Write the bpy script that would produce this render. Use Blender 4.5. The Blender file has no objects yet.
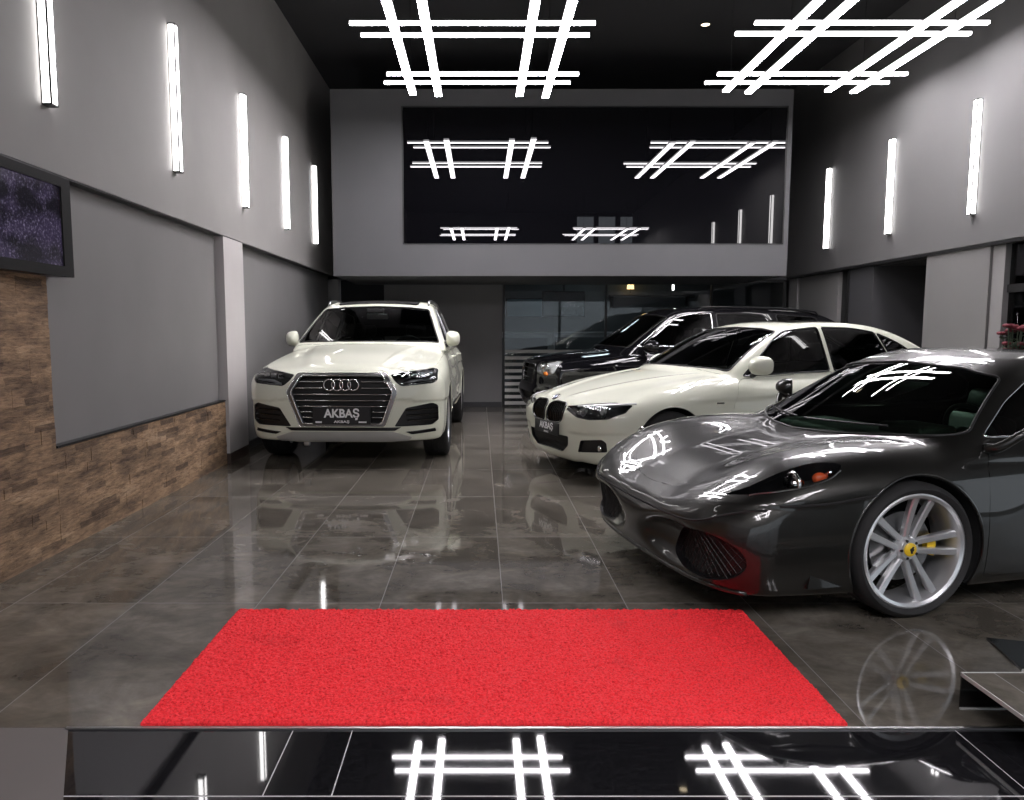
import bpy, bmesh, math, random
import numpy as np
from math import sin, cos, pi, radians, atan, atan2, sqrt, hypot
from mathutils import Vector, Matrix

random.seed(7)
SC = bpy.context.scene
COL = SC.collection

# ------------------------------------------------------------------ materials
MATS = {}


def node_mat(name):
    m = bpy.data.materials.new(name)
    m.use_nodes = True
    nt = m.node_tree
    return m, nt, nt.nodes['Principled BSDF']


def mat(name, color, rough=0.5, metal=0.0, coat=0.0, ior=1.5, emit=None, strength=0.0, spec=0.5, coat_rough=0.02):
    if name in MATS:
        return MATS[name]
    m, nt, b = node_mat(name)
    b.inputs['Base Color'].default_value = (*color, 1)
    b.inputs['Roughness'].default_value = rough
    b.inputs['Metallic'].default_value = metal
    b.inputs['IOR'].default_value = ior
    b.inputs['Coat Weight'].default_value = coat
    b.inputs['Coat Roughness'].default_value = coat_rough
    b.inputs['Specular IOR Level'].default_value = spec
    if emit:
        b.inputs['Emission Color'].default_value = (*emit, 1)
        b.inputs['Emission Strength'].default_value = strength
    MATS[name] = m
    return m


def glass_mat(name, tint, ior=1.5, rough=0.0, gcol=(1, 1, 1)):
    """thin pane: tinted see-through with a Fresnel reflection"""
    m = bpy.data.materials.new(name)
    m.use_nodes = True
    nt = m.node_tree
    nt.nodes.clear()
    out = nt.nodes.new('ShaderNodeOutputMaterial')
    mix = nt.nodes.new('ShaderNodeMixShader')
    fr = nt.nodes.new('ShaderNodeFresnel')
    fr.inputs['IOR'].default_value = ior
    tr = nt.nodes.new('ShaderNodeBsdfTransparent')
    tr.inputs['Color'].default_value = (*tint, 1)
    gl = nt.nodes.new('ShaderNodeBsdfGlossy')
    gl.inputs['Roughness'].default_value = rough
    gl.inputs['Color'].default_value = (*gcol, 1)
    nt.links.new(fr.outputs[0], mix.inputs[0])
    nt.links.new(tr.outputs[0], mix.inputs[1])
    nt.links.new(gl.outputs[0], mix.inputs[2])
    nt.links.new(mix.outputs[0], out.inputs[0])
    MATS[name] = m
    return m


# ------------------------------------------------------------------ object helpers
def tag(o, label=None, cat=None, group=None, kind=None):
    if label:
        o['label'] = label
    if cat:
        o['category'] = cat
    if group:
        o['group'] = group
    if kind:
        o['kind'] = kind
    return o


def empty(name, loc=(0, 0, 0), rz=0.0, label=None, cat=None, group=None, scale=1.0):
    o = bpy.data.objects.new(name, None)
    COL.objects.link(o)
    o.location = loc
    o.rotation_euler = (0, 0, rz)
    o.scale = (scale,) * 3
    o.empty_display_size = 0.2
    return tag(o, label, cat, group)


def obj(name, verts, faces, m, parent=None, smooth=False, normals=None, sharp=None):
    me = bpy.data.meshes.new(name)
    me.from_pydata([tuple(map(float, v)) for v in verts], [], [tuple(map(int, f)) for f in faces])
    me.update()
    if isinstance(m, (list, tuple)):
        for q in m:
            me.materials.append(q)
    elif m is not None:
        me.materials.append(m)
    if smooth:
        me.polygons.foreach_set('use_smooth', [True] * len(me.polygons))
        if normals is None and sharp is not None:
            try:
                me.set_sharp_from_angle(angle=radians(sharp))
            except Exception:
                pass
    if normals is not None:
        me.normals_split_custom_set_from_vertices([tuple(map(float, n)) for n in normals])
    o = bpy.data.objects.new(name, me)
    COL.objects.link(o)
    if parent is not None:
        o.parent = parent
    return o


def struct(name, verts, faces, m, parent=None, **k):
    o = obj(name, verts, faces, m, parent, **k)
    if parent is None:
        o['kind'] = 'structure'
    return o


class MB:
    """collects simple solids into one mesh"""

    def __init__(self):
        self.v, self.f = [], []

    def add(self, v, f):
        n = len(self.v)
        self.v += [tuple(p) for p in v]
        self.f += [tuple(i + n for i in q) for q in f]
        return self

    def box(self, x0, x1, y0, y1, z0, z1, M=None):
        v = [Vector((x, y, z)) for z in (z0, z1) for y in (y0, y1) for x in (x0, x1)]
        if M is not None:
            v = [M @ p for p in v]
        return self.add(v, [(0, 2, 3, 1), (4, 5, 7, 6), (0, 1, 5, 4), (2, 6, 7, 3), (0, 4, 6, 2), (1, 3, 7, 5)])

    def rbox(self, x0, x1, y0, y1, z0, z1, r, seg=3, M=None):
        """box with rounded edges (bmesh bevel)"""
        bm = bmesh.new()
        bmesh.ops.create_cube(bm, size=1)
        for v in bm.verts:
            v.co = Vector(((x0 + x1) / 2 + v.co.x * (x1 - x0), (y0 + y1) / 2 + v.co.y * (y1 - y0), (z0 + z1) / 2 + v.co.z * (z1 - z0)))
        bmesh.ops.bevel(bm, geom=bm.edges[:], offset=r, segments=seg, profile=0.5, affect='EDGES')
        bm.verts.index_update()
        v = [(M @ p.co) if M is not None else p.co.copy() for p in bm.verts]
        f = [[q.index for q in p.verts] for p in bm.faces]
        bm.free()
        return self.add(v, f)

    def tube(self, pts, r, n=6, closed=False, caps=True):
        P = [Vector(p) for p in pts]
        m = len(P)
        rs = r if isinstance(r, (list, tuple)) else [r] * m
        T = []
        for i in range(m):
            a = P[(i - 1) % m] if (closed or i > 0) else P[i]
            b = P[(i + 1) % m] if (closed or i < m - 1) else P[i]
            t = (b - a)
            T.append(t.normalized() if t.length > 1e-9 else Vector((1, 0, 0)))
        up = Vector((0, 0, 1)) if abs(T[0].z) < 0.9 else Vector((1, 0, 0))
        u = (up - T[0] * up.dot(T[0])).normalized()
        v, f = [], []
        for i in range(m):
            u = u - T[i] * u.dot(T[i])
            u = u.normalized() if u.length > 1e-6 else T[i].orthogonal().normalized()
            w = T[i].cross(u)
            for k in range(n):
                a = 2 * pi * k / n
                v.append(P[i] + (u * cos(a) + w * sin(a)) * rs[i])
        for i in range(m if closed else m - 1):
            j = (i + 1) % m
            for k in range(n):
                l = (k + 1) % n
                f.append((i * n + k, i * n + l, j * n + l, j * n + k))
        if not closed and caps:
            f.append(tuple(reversed(range(n))))
            f.append(tuple((m - 1) * n + k for k in range(n)))
        return self.add(v, f)

    def lathe(self, prof, n=48, axis='y', c=(0, 0, 0), close=False):
        """prof: (radius, along-axis) points"""
        v, f = [], []
        m = len(prof)
        for i in range(n):
            a = 2 * pi * i / n
            for (r, h) in prof:
                if axis == 'y':
                    p = (r * cos(a), h, r * sin(a))
                elif axis == 'z':
                    p = (r * cos(a), r * sin(a), h)
                else:
                    p = (h, r * cos(a), r * sin(a))
                v.append((p[0] + c[0], p[1] + c[1], p[2] + c[2]))
        e = m if close else m - 1
        for i in range(n):
            j = (i + 1) % n
            for k in range(e):
                l = (k + 1) % m
                f.append((i * m + k, j * m + k, j * m + l, i * m + l))
        return self.add(v, f)

    def prism(self, poly, d0, d1, axis='z', M=None):
        """extrude a 2-D polygon; axis names the extrusion direction"""
        n = len(poly)

        def P(p, d):
            q = {'z': (p[0], p[1], d), 'y': (p[0], d, p[1]), 'x': (d, p[0], p[1])}[axis]
            return (M @ Vector(q)) if M is not None else q
        v = [P(p, d0) for p in poly] + [P(p, d1) for p in poly]
        f = [tuple(range(n))[::-1], tuple(range(n, 2 * n))]
        for i in range(n):
            j = (i + 1) % n
            f.append((i, j, n + j, n + i))
        return self.add(v, f)

    def sphere(self, c, r, nu=16, nv=10, sc=(1, 1, 1)):
        v, f = [], []
        for i in range(nv + 1):
            t = pi * i / nv
            for j in range(nu):
                a = 2 * pi * j / nu
                v.append((c[0] + r * sc[0] * sin(t) * cos(a), c[1] + r * sc[1] * sin(t) * sin(a), c[2] + r * sc[2] * cos(t)))
        for i in range(nv):
            for j in range(nu):
                k = (j + 1) % nu
                f.append((i * nu + j, (i + 1) * nu + j, (i + 1) * nu + k, i * nu + k))
        return self.add(v, f)

    def torus(self, c, R, r, axis='x', n=32, m=8):
        pts = []
        for i in range(n):
            a = 2 * pi * i / n
            q = {'x': (0, R * cos(a), R * sin(a)), 'y': (R * cos(a), 0, R * sin(a)), 'z': (R * cos(a), R * sin(a), 0)}[axis]
            pts.append((c[0] + q[0], c[1] + q[1], c[2] + q[2]))
        return self.tube(pts, r, m, closed=True)

    def build(self, name, m, parent=None, smooth=False, sharp=None, fix=True):
        o = obj(name, self.v, self.f, m, parent, smooth=False)
        me = o.data
        if fix:
            bm = bmesh.new()
            bm.from_mesh(me)
            bmesh.ops.remove_doubles(bm, verts=bm.verts[:], dist=1e-6)
            bmesh.ops.recalc_face_normals(bm, faces=bm.faces[:])
            bm.to_mesh(me)
            bm.free()
        if smooth:
            me.polygons.foreach_set('use_smooth', [True] * len(me.polygons))
            if sharp is not None:
                me.set_sharp_from_angle(angle=radians(sharp))
        return o


def text_mesh(body, size, extrude=0.001, bold=0.0, align='CENTER', space=1.0):
    cu = bpy.data.curves.new('lettering', 'FONT')
    cu.body = body
    cu.size = size
    cu.extrude = extrude
    cu.offset = bold
    cu.align_x = align
    cu.align_y = 'CENTER'
    cu.space_character = space
    o = bpy.data.objects.new('lettering', cu)
    COL.objects.link(o)
    dg = bpy.context.evaluated_depsgraph_get()
    me = bpy.data.meshes.new_from_object(o.evaluated_get(dg))
    v = [p.co.copy() for p in me.vertices]
    f = [tuple(q.vertices) for q in me.polygons]
    bpy.data.objects.remove(o)
    bpy.data.curves.remove(cu)
    bpy.data.meshes.remove(me)
    return v, f


def catmull(pts, n=6, closed=True):
    """smooth polyline through points"""
    P = [np.array(p, float) for p in pts]
    m = len(P)
    out = []
    for i in range(m if closed else m - 1):
        p0 = P[(i - 1) % m] if (closed or i > 0) else 2 * P[0] - P[1]
        p1, p2 = P[i], P[(i + 1) % m]
        p3 = P[(i + 2) % m] if (closed or i < m - 2) else 2 * P[-1] - P[-2]
        for k in range(n):
            t = k / n
            out.append(0.5 * (2 * p1 + (p2 - p0) * t + (2 * p0 - 5 * p1 + 4 * p2 - p3) * t * t + (3 * p1 - p0 - 3 * p2 + p3) * t ** 3))
    if not closed:
        out.append(P[-1])
    return out


def round_poly(pts, r, n=4):
    """round the corners of a closed polygon (2-D or 3-D)"""
    P = [np.array(p, float) for p in pts]
    m = len(P)
    out = []
    for i in range(m):
        a, b, c = P[i - 1], P[i], P[(i + 1) % m]
        rr = r[i] if isinstance(r, (list, tuple)) else r
        u, w = a - b, c - b
        lu, lw = np.linalg.norm(u), np.linalg.norm(w)
        k = min(rr, lu * 0.49, lw * 0.49)
        s, e = b + u / lu * k, b + w / lw * k
        for j in range(n + 1):
            t = j / n
            out.append((1 - t) ** 2 * s + 2 * t * (1 - t) * b + t * t * e)
    return out


def resample(pts, step, closed=True):
    P = [np.array(p, float) for p in pts]
    if closed:
        P = P + [P[0]]
    out = []
    for a, b in zip(P[:-1], P[1:]):
        k = max(1, int(np.ceil(np.linalg.norm(b - a) / step)))
        for j in range(k):
            out.append(a + (b - a) * j / k)
    if not closed:
        out.append(P[-1])
    return out
LED, LEDW, WORLD, EXPO = 44.0, 9.0, 1.9, 0.2
# ------------------------------------------------------------------ car body shapes (signed fields)
class Spl:
    """natural cubic spline, straight beyond its ends"""

    def __init__(self, pts):
        x = np.array([p[0] for p in pts], float)
        y = np.array([p[1] for p in pts], float)
        n = len(x)
        h = np.diff(x)
        A = np.eye(n)
        r = np.zeros(n)
        for i in range(1, n - 1):
            A[i, i - 1], A[i, i], A[i, i + 1] = h[i - 1], 2 * (h[i - 1] + h[i]), h[i]
            r[i] = 6 * ((y[i + 1] - y[i]) / h[i] - (y[i] - y[i - 1]) / h[i - 1])
        self.x, self.y, self.h, self.M = x, y, h, np.linalg.solve(A, r)

    def __call__(self, t):
        t = np.asarray(t, float)
        x, y, h, M = self.x, self.y, self.h, self.M
        i = np.clip(np.searchsorted(x, t) - 1, 0, len(x) - 2)
        tc = np.clip(t, x[0], x[-1])
        a = (x[i + 1] - tc) / h[i]
        b = (tc - x[i]) / h[i]
        v = a * y[i] + b * y[i + 1] + ((a ** 3 - a) * M[i] + (b ** 3 - b) * M[i + 1]) * h[i] ** 2 / 6
        s0 = (y[1] - y[0]) / h[0] - h[0] * M[1] / 6
        s1 = (y[-1] - y[-2]) / h[-1] + h[-1] * M[-2] / 6
        return v + np.minimum(t - x[0], 0) * s0 + np.maximum(t - x[-1], 0) * s1


def smax(a, b, k):
    h = np.maximum(k - np.abs(a - b), 0) / k
    return np.maximum(a, b) + h * h * k * 0.25


def smin(a, b, k):
    return -smax(-a, -b, k)


def sstep(a, b, t):
    u = np.clip((t - a) / (b - a), 0, 1)
    return u * u * (3 - 2 * u)


def gauss(t, c, s):
    return np.exp(-((t - c) / s) ** 2)


def ellip(x, y, z, c, r):
    """approximate distance to an ellipsoid"""
    q = np.sqrt(((x - c[0]) / r[0]) ** 2 + ((y - c[1]) / r[1]) ** 2 + ((z - c[2]) / r[2]) ** 2)
    return (q - 1) * min(r)


class Shape:
    """x runs rearwards from the nose, y to the car's right, z up"""

    def __init__(s, **k):
        for n, v in k.items():
            if isinstance(v, list):
                v = Spl(v)
            setattr(s, n, v)

    def top(s, x, y):
        ay = np.abs(y)
        t = s.hood(x) - s.crown * (ay / 0.85) ** 2
        return t

    extra_side = lambda s, x, ay, z: 0.0
    extra_front = lambda s, y, z: 0.0
    extra_roof = lambda s, x, ay: 0.0
    carve = None

    def lower(s, x, y, z):
        ay = np.abs(y)
        ft = (z - s.top(x, y)) * 0.93
        fs = ay - (s.wid(x) - s.inset(z) - s.extra_side(x, ay, z))
        ff = (s.pa * y * y + s.pb * (ay / s.pw) ** 6 + s.prof(z) + s.extra_front(y, z)) - x
        fr = x - (s.L - s.pa * y * y - 0.7 * s.pb * (ay / s.pw) ** 6 - s.rprof(z))
        fb = s.zb - z
        f = smax(ft, fs, s.kts)
        f = smax(f, ff, s.kf)
        f = smax(f, fr, 0.12)
        return smax(f, fb, 0.03)

    def gh(s, x, y, z):
        ay = np.abs(y)
        xw = s.wx + (z - s.wz) * s.wr + s.wc * y * y + s.wb * (z - s.wz) ** 2
        fw = (xw - x) / sqrt(1 + s.wr ** 2)
        fs = (ay - (s.ghw(x) - (z - s.wz) * s.tum - s.tum2 * (z - s.wz) ** 2)) / sqrt(1 + s.tum ** 2)
        fr = z - (s.roof(x) - s.rc * y * y + s.extra_roof(x, ay))
        f = smax(fw, fs, s.kws)
        f = smax(f, fr, s.kr)
        return smax(f, (s.wz - 0.07) - z, 0.02)

    def __call__(s, x, y, z):
        f = smin(s.lower(x, y, z), s.gh(x, y, z), s.kj)
        if s.carve is not None:
            f = s.carve(s, x, y, z, f)
        return f

    def grad(s, P, e=8e-4):
        P = np.asarray(P, float)
        x, y, z = P[:, 0], P[:, 1], P[:, 2]
        g = np.stack([s(x + e, y, z) - s(x - e, y, z), s(x, y + e, z) - s(x, y - e, z), s(x, y, z + e) - s(x, y, z - e)], 1) / (2 * e)
        return g

    def normal(s, P):
        g = s.grad(P)
        return g / np.maximum(np.linalg.norm(g, axis=1, keepdims=True), 1e-9)

    def hit(s, O, D, tmax=4.0, n=500):
        """first point of each ray inside the body (nan where it misses)"""
        O = np.atleast_2d(np.asarray(O, float))
        D = np.broadcast_to(np.asarray(D, float), O.shape)
        D = D / np.linalg.norm(D, axis=1, keepdims=True)
        t = np.linspace(0, tmax, n)
        P = O[:, None, :] + t[None, :, None] * D[:, None, :]
        f = s(P[..., 0], P[..., 1], P[..., 2])
        neg = f < 0
        ok = neg.any(1)
        i = np.argmax(neg, 1)
        b = t[i]
        a = t[np.maximum(i - 1, 0)]
        for _ in range(26):
            m = (a + b) / 2
            Q = O + m[:, None] * D
            ins = s(Q[:, 0], Q[:, 1], Q[:, 2]) < 0
            b = np.where(ins, m, b)
            a = np.where(ins, a, m)
        Q = O + b[:, None] * D
        Q[~ok] = np.nan
        return Q

    def mesh(s, h):
        """surface nets, then every vertex moved onto the exact surface"""
        xs = np.arange(-0.06, s.L + 0.08, h)
        ny = int(np.ceil((s.wmax + 0.04) / h))
        ys = (np.arange(-ny, ny + 1)) * h
        zs = np.arange(s.zb - 0.05, s.zmax + 0.05, h)
        V = s(xs[:, None, None], ys[None, :, None], zs[None, None, :])
        nx, nyy, nz = V.shape
        S = V < 0
        acc = np.zeros((nx - 1, nyy - 1, nz - 1, 3))
        cnt = np.zeros((nx - 1, nyy - 1, nz - 1))
        for ax in range(3):
            a = [slice(None)] * 3
            b = [slice(None)] * 3
            a[ax] = slice(0, -1)
            b[ax] = slice(1, None)
            va, vb = V[tuple(a)], V[tuple(b)]
            cr = S[tuple(a)] != S[tuple(b)]
            t = np.where(cr, va / np.where(va - vb == 0, 1, va - vb), 0)
            o = [q for q in range(3) if q != ax]
            for d0 in (0, 1):
                for d1 in (0, 1):
                    sl = [slice(None)] * 3
                    sl[o[0]] = slice(d0, cr.shape[o[0]] - 1 + d0)
                    sl[o[1]] = slice(d1, cr.shape[o[1]] - 1 + d1)
                    c = cr[tuple(sl)]
                    tt = t[tuple(sl)]
                    cnt += c
                    acc[..., ax] += c * tt
                    acc[..., o[0]] += c * d0
                    acc[..., o[1]] += c * d1
        cell = cnt > 0
        idx = -np.ones(cell.shape, int)
        idx[cell] = np.arange(cell.sum())
        I = np.argwhere(cell)
        P = (I + acc[cell] / cnt[cell][:, None]) * h + np.array([xs[0], ys[0], zs[0]])
        quads = []
        for ax in range(3):
            a = [slice(None)] * 3
            b = [slice(None)] * 3
            a[ax] = slice(0, -1)
            b[ax] = slice(1, None)
            A, B = S[tuple(a)], S[tuple(b)]
            E = np.argwhere(A != B)
            o = [(ax + 1) % 3, (ax + 2) % 3]
            keep = (E[:, o[0]] > 0) & (E[:, o[1]] > 0) & (E[:, o[0]] < V.shape[o[0]] - 1) & (E[:, o[1]] < V.shape[o[1]] - 1)
            E = E[keep]
            q = []
            for (d0, d1) in ((-1, -1), (0, -1), (0, 0), (-1, 0)):
                C = E.copy()
                C[:, o[0]] += d0
                C[:, o[1]] += d1
                q.append(idx[C[:, 0], C[:, 1], C[:, 2]])
            q = np.stack(q, 1)
            fl = ~A[E[:, 0], E[:, 1], E[:, 2]]
            q[fl] = q[fl][:, ::-1]
            quads.append(q)
        Q = np.concatenate(quads)
        for _ in range(3):
            f = s(P[:, 0], P[:, 1], P[:, 2])
            g = s.grad(P)
            n2 = np.maximum((g * g).sum(1), 0.05)
            P = P - np.clip(f / n2, -h, h)[:, None] * g
        return P, Q


# ---- the four bodies
def top_sports(s, x, y):
    ay = np.abs(y)
    g = sstep(0.20, 0.64, ay)
    zc, zf = s.hood(x), s.fend(x)
    t = zc - 0.03 * y * y + (zf - zc) * g
    return t - 0.55 * np.maximum(ay - 0.70, 0) ** 1.5


SEAM = Spl([(0, .432), (.04, .447), (.1, .503), (.2, .543), (.3, .557), (.55, .567), (.75, .592), (.85, .605)])


def carve_sports(s, x, y, z, f):
    ay = np.abs(y)
    # wide nose intakes: shallow painted scoop running out to a deep mesh opening
    a = ellip(x, ay, z, (0.02, 0.52, 0.285), (0.10, 0.36, 0.115))
    f = smax(f, -a, 0.035)
    # step under the bumper seam
    zl = SEAM(np.clip(x, 0, 0.85))
    m = sstep(zl + 0.018, zl - 0.018, z) * sstep(0.80, 0.70, x)
    f = f + 0.009 * m
    # door hollow
    f = f + 0.03 * gauss(z, 0.40, 0.13) * sstep(1.45, 2.0, x) * sstep(3.0, 2.6, x) * sstep(0.7, 0.85, ay)
    return f


SPORTS = Shape(
    L=4.50, wmax=0.98, zmax=1.24, zb=0.13,
    hood=[(0, .44), (.1, .505), (.2, .555), (.35, .620), (.6, .692), (.85, .738), (1.1, .772), (1.35, .80), (1.7, .81), (2.2, .81), (2.8, .84), (3.4, .86), (4.0, .85), (4.5, .80)],
    fend=[(0, .47), (.12, .555), (.3, .665), (.45, .735), (.6, .775), (.8, .80), (1.03, .81), (1.25, .81), (1.5, .81), (2.2, .84), (2.8, .90), (3.3, .93), (3.7, .93), (4.2, .88), (4.5, .82)],
    wid=[(0, .86), (.1, .89), (.2, .91), (.4, .93), (.7, .95), (1.03, .958), (1.4, .94), (1.8, .925), (2.3, .925), (2.8, .945), (3.4, .962), (3.9, .955), (4.3, .92), (4.5, .88)],
    inset=[(.1, .035), (.2, .012), (.33, 0), (.5, .004), (.6, .018), (.7, .045), (.8, .10), (.9, .2)],
    pa=0.06, pb=0.16, pw=0.9,
    prof=[(.1, .11), (.15, .06), (.2, .03), (.3, .008), (.4, 0), (.46, .005), (.52, .03), (.58, .075), (.66, .16)],
    rprof=[(.1, .2), (.3, .08), (.5, .02), (.7, .0), (.9, .03)],
    kts=.10, kf=.09, crown=0,
    wx=1.03, wz=.80, wr=1.85, wc=.40, wb=.0, ghw=[(1.0, .82), (1.6, .82), (2.2, .81), (2.8, .77), (3.4, .72), (4.2, .64)], tum=.62, tum2=.2,
    roof=[(1.4, 1.12), (1.7, 1.20), (2.0, 1.235), (2.3, 1.235), (2.6, 1.20), (3.0, 1.10), (3.5, .95), (4.0, .82), (4.4, .7)], rc=.11,
    kws=.10, kr=.10, kj=.03)
SPORTS.top = top_sports.__get__(SPORTS)
SPORTS.carve = carve_sports


def top_sedan(s, x, y):
    ay = np.abs(y)
    t = s.hood(x) - s.crown * (ay / 0.85) ** 2.2
    line = 0.20 + 0.34 * np.clip((x - 0.05) / 1.3, 0, 1)
    t = t + 0.014 * gauss(ay, line, 0.055) * sstep(0.0, 0.25, x) * sstep(1.6, 1.2, x)
    t = t + 0.02 * gauss(ay, 0.72, 0.13) * sstep(0.3, 0.7, x) * sstep(1.8, 1.3, x)
    return t


def carve_sedan(s, x, y, z, f):
    ay = np.abs(y)
    # side crease through the door handles and the sill hollow
    zl = 0.735 + 0.04 * (x - 1.0)
    f = f + 0.012 * sstep(0, -0.05, z - zl) * sstep(-0.22, -0.05, z - zl) * sstep(0.7, 1.3, x) * sstep(4.3, 3.8, x) * sstep(0.6, 0.8, ay)
    f = f + 0.012 * sstep(.465, .435, z - .05 * (ay - .6)) * sstep(.36, .50, ay) * sstep(.45, .3, x)
    a = ellip(x, ay, z, (-0.03, 0.0, 0.275), (0.09, 0.46, 0.075))
    f = smax(f, -a, 0.02)
    return f


SEDAN = Shape(
    L=4.62, wmax=0.93, zmax=1.46, zb=0.17,
    hood=[(0, .66), (.05, .695), (.12, .73), (.25, .77), (.45, .82), (.7, .875), (.95, .92), (1.2, .955), (1.4, .975), (1.8, .975), (2.5, .985), (3.2, 1.0), (3.7, 1.03), (4.1, 1.05), (4.4, 1.04), (4.62, 1.0)],
    wid=[(0, .74), (.12, .80), (.3, .86), (.5, .888), (.78, .903), (1.2, .895), (2.0, .903), (3.0, .905), (3.6, .905), (4.1, .88), (4.45, .84), (4.62, .79)],
    inset=[(.15, .06), (.25, .025), (.4, .004), (.55, 0), (.7, .006), (.8, .025), (.9, .055), (1.0, .10)],
    crown=.105, pa=.15, pb=.14, pw=.87,
    prof=[(.15, .09), (.22, .04), (.3, .018), (.4, .004), (.5, 0), (.6, .004), (.68, .03), (.76, .10)],
    rprof=[(.15, .15), (.3, .06), (.6, .0), (.9, .02), (1.05, .06)],
    kts=.12, kf=.07,
    wx=1.22, wz=.96, wr=1.72, wc=.50, wb=.9, ghw=[(1.2, .74), (1.8, .755), (2.6, .765), (3.3, .745), (3.8, .70), (4.3, .62)], tum=.40, tum2=.12,
    roof=[(1.6, 1.27), (1.9, 1.35), (2.2, 1.40), (2.6, 1.43), (3.0, 1.43), (3.4, 1.395), (3.75, 1.305), (4.1, 1.16), (4.4, 1.02)], rc=.09,
    kws=.09, kr=.09, kj=.025)
SEDAN.top = top_sedan.__get__(SEDAN)
SEDAN.carve = carve_sedan


def top_suv(s, x, y):
    ay = np.abs(y)
    t = s.hood(x) - s.crown * (ay / 0.9) ** 2.5
    line = 0.40 + 0.25 * np.clip(x / 1.4, 0, 1)
    t = t + 0.018 * sstep(line + 0.02, line - 0.10, ay) * sstep(0.0, 0.25, x) * sstep(1.7, 1.3, x)
    return t


def carve_suv(s, x, y, z, f):
    ay = np.abs(y)
    f = f + 0.02 * gauss(z, 0.50, 0.12) * sstep(1.35, 1.7, x) * sstep(3.6, 3.2, x) * sstep(0.7, 0.85, ay)
    f = f + 0.10 * sstep(0.47, 0.28, z) * sstep(1.25, 1.5, x) * sstep(3.6, 3.4, x) * sstep(0.6, 0.8, ay)
    f = f + 0.013 * sstep(.668, .640, z + .06 * (ay - .7)) * sstep(.42, .62, ay) * sstep(.75, .5, x)
    f = f + 0.012 * sstep(0.0, -0.03, z - 0.90) * sstep(-0.15, -0.03, z - 0.90) * sstep(1.3, 1.5, x) * sstep(4.6, 4.2, x) * sstep(0.7, 0.85, ay)
    return f


SUV = Shape(
    L=5.05, wmax=1.02, zmax=1.74, zb=0.245,
    hood=[(0, .89), (.06, .925), (.14, .96), (.3, 1.0), (.55, 1.05), (.9, 1.10), (1.2, 1.135), (1.45, 1.16), (1.8, 1.16), (2.6, 1.15), (3.6, 1.16), (4.6, 1.17), (5.05, 1.13)],
    wid=[(0, .86), (.1, .915), (.25, .955), (.45, .97), (.92, .984), (1.5, .965), (2.4, .965), (3.4, .97), (3.95, .984), (4.5, .96), (5.05, .88)],
    inset=[(.2, .06), (.3, .02), (.42, .0), (.6, .0), (.8, .004), (.92, .02), (1.02, .05), (1.12, .10), (1.2, .16)],
    crown=.085, pa=.03, pb=.22, pw=.95,
    prof=[(.2, .12), (.26, .06), (.32, .03), (.4, .018), (.55, .004), (.7, 0), (.8, .006), (.9, .035), (.98, .10)],
    rprof=[(.2, .15), (.5, .02), (.9, .0), (1.2, .05)],
    kts=.11, kf=.07,
    wx=1.38, wz=1.15, wr=1.62, wc=.26, wb=.5, ghw=[(1.3, .865), (2.0, .87), (3.2, .86), (4.2, .82), (4.9, .76)], tum=.36, tum2=.12,
    roof=[(1.7, 1.50), (2.0, 1.60), (2.3, 1.665), (2.7, 1.70), (3.3, 1.70), (4.0, 1.67), (4.5, 1.60), (4.8, 1.50), (5.05, 1.3)], rc=.07,
    kws=.09, kr=.08, kj=.025)
SUV.top = top_suv.__get__(SUV)
SUV.carve = carve_suv

BIGSUV = Shape(
    L=4.80, wmax=1.0, zmax=1.80, zb=0.25,
    hood=[(0, .90), (.06, .94), (.15, .975), (.35, 1.01), (.7, 1.05), (1.1, 1.09), (1.45, 1.13), (1.8, 1.13), (2.6, 1.12), (3.6, 1.13), (4.4, 1.13), (4.8, 1.08)],
    wid=[(0, .82), (.12, .88), (.3, .92), (.6, .945), (.86, .955), (1.5, .94), (2.4, .94), (3.4, .94), (3.8, .955), (4.4, .92), (4.8, .86)],
    inset=[(.2, .07), (.3, .03), (.45, .0), (.6, .0), (.8, .006), (.92, .02), (1.02, .05), (1.15, .10)],
    crown=.08, pa=.05, pb=.20, pw=.93,
    prof=[(.2, .12), (.3, .05), (.42, .01), (.55, 0), (.62, .03), (.7, .035), (.85, .06), (.95, .10), (1.02, .18)],
    rprof=[(.2, .15), (.5, .02), (.9, .0), (1.2, .05)],
    kts=.10, kf=.06,
    wx=1.12, wz=1.12, wr=1.35, wc=.26, wb=.3, ghw=[(1.3, .82), (2.0, .835), (3.2, .83), (4.2, .80), (4.8, .76)], tum=.32, tum2=.10,
    roof=[(1.4, 1.50), (1.7, 1.61), (2.0, 1.69), (2.4, 1.735), (3.0, 1.74), (3.4, 1.735), (4.0, 1.71), (4.4, 1.65), (4.7, 1.52), (4.9, 1.38)], rc=.06,
    kws=.09, kr=.08, kj=.025)
BIGSUV.top = top_suv.__get__(BIGSUV)
# ------------------------------------------------------------------ car builder
def inside(poly, x, y):
    c = False
    n = len(poly)
    j = n - 1
    for i in range(n):
        xi, yi = poly[i]
        xj, yj = poly[j]
        if (yi > y) != (yj > y) and x < (xj - xi) * (y - yi) / (yj - yi) + xi:
            c = not c
        j = i
    return c


AX = {'x': (1, 0, 0), 'y': (0, 1, 0), 'z': (0, 0, -1)}


def P3(poly, axis):
    """2-D outline -> 3-D points for a cut along that axis"""
    if axis == 'x':
        return [(0, p[0], p[1]) for p in poly]
    if axis == 'y':
        return [(p[0], 0, p[1]) for p in poly]
    return [(p[0], p[1], 0) for p in poly]


def mir(poly):
    return [(p[0], -p[1], p[2]) for p in poly]


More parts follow.
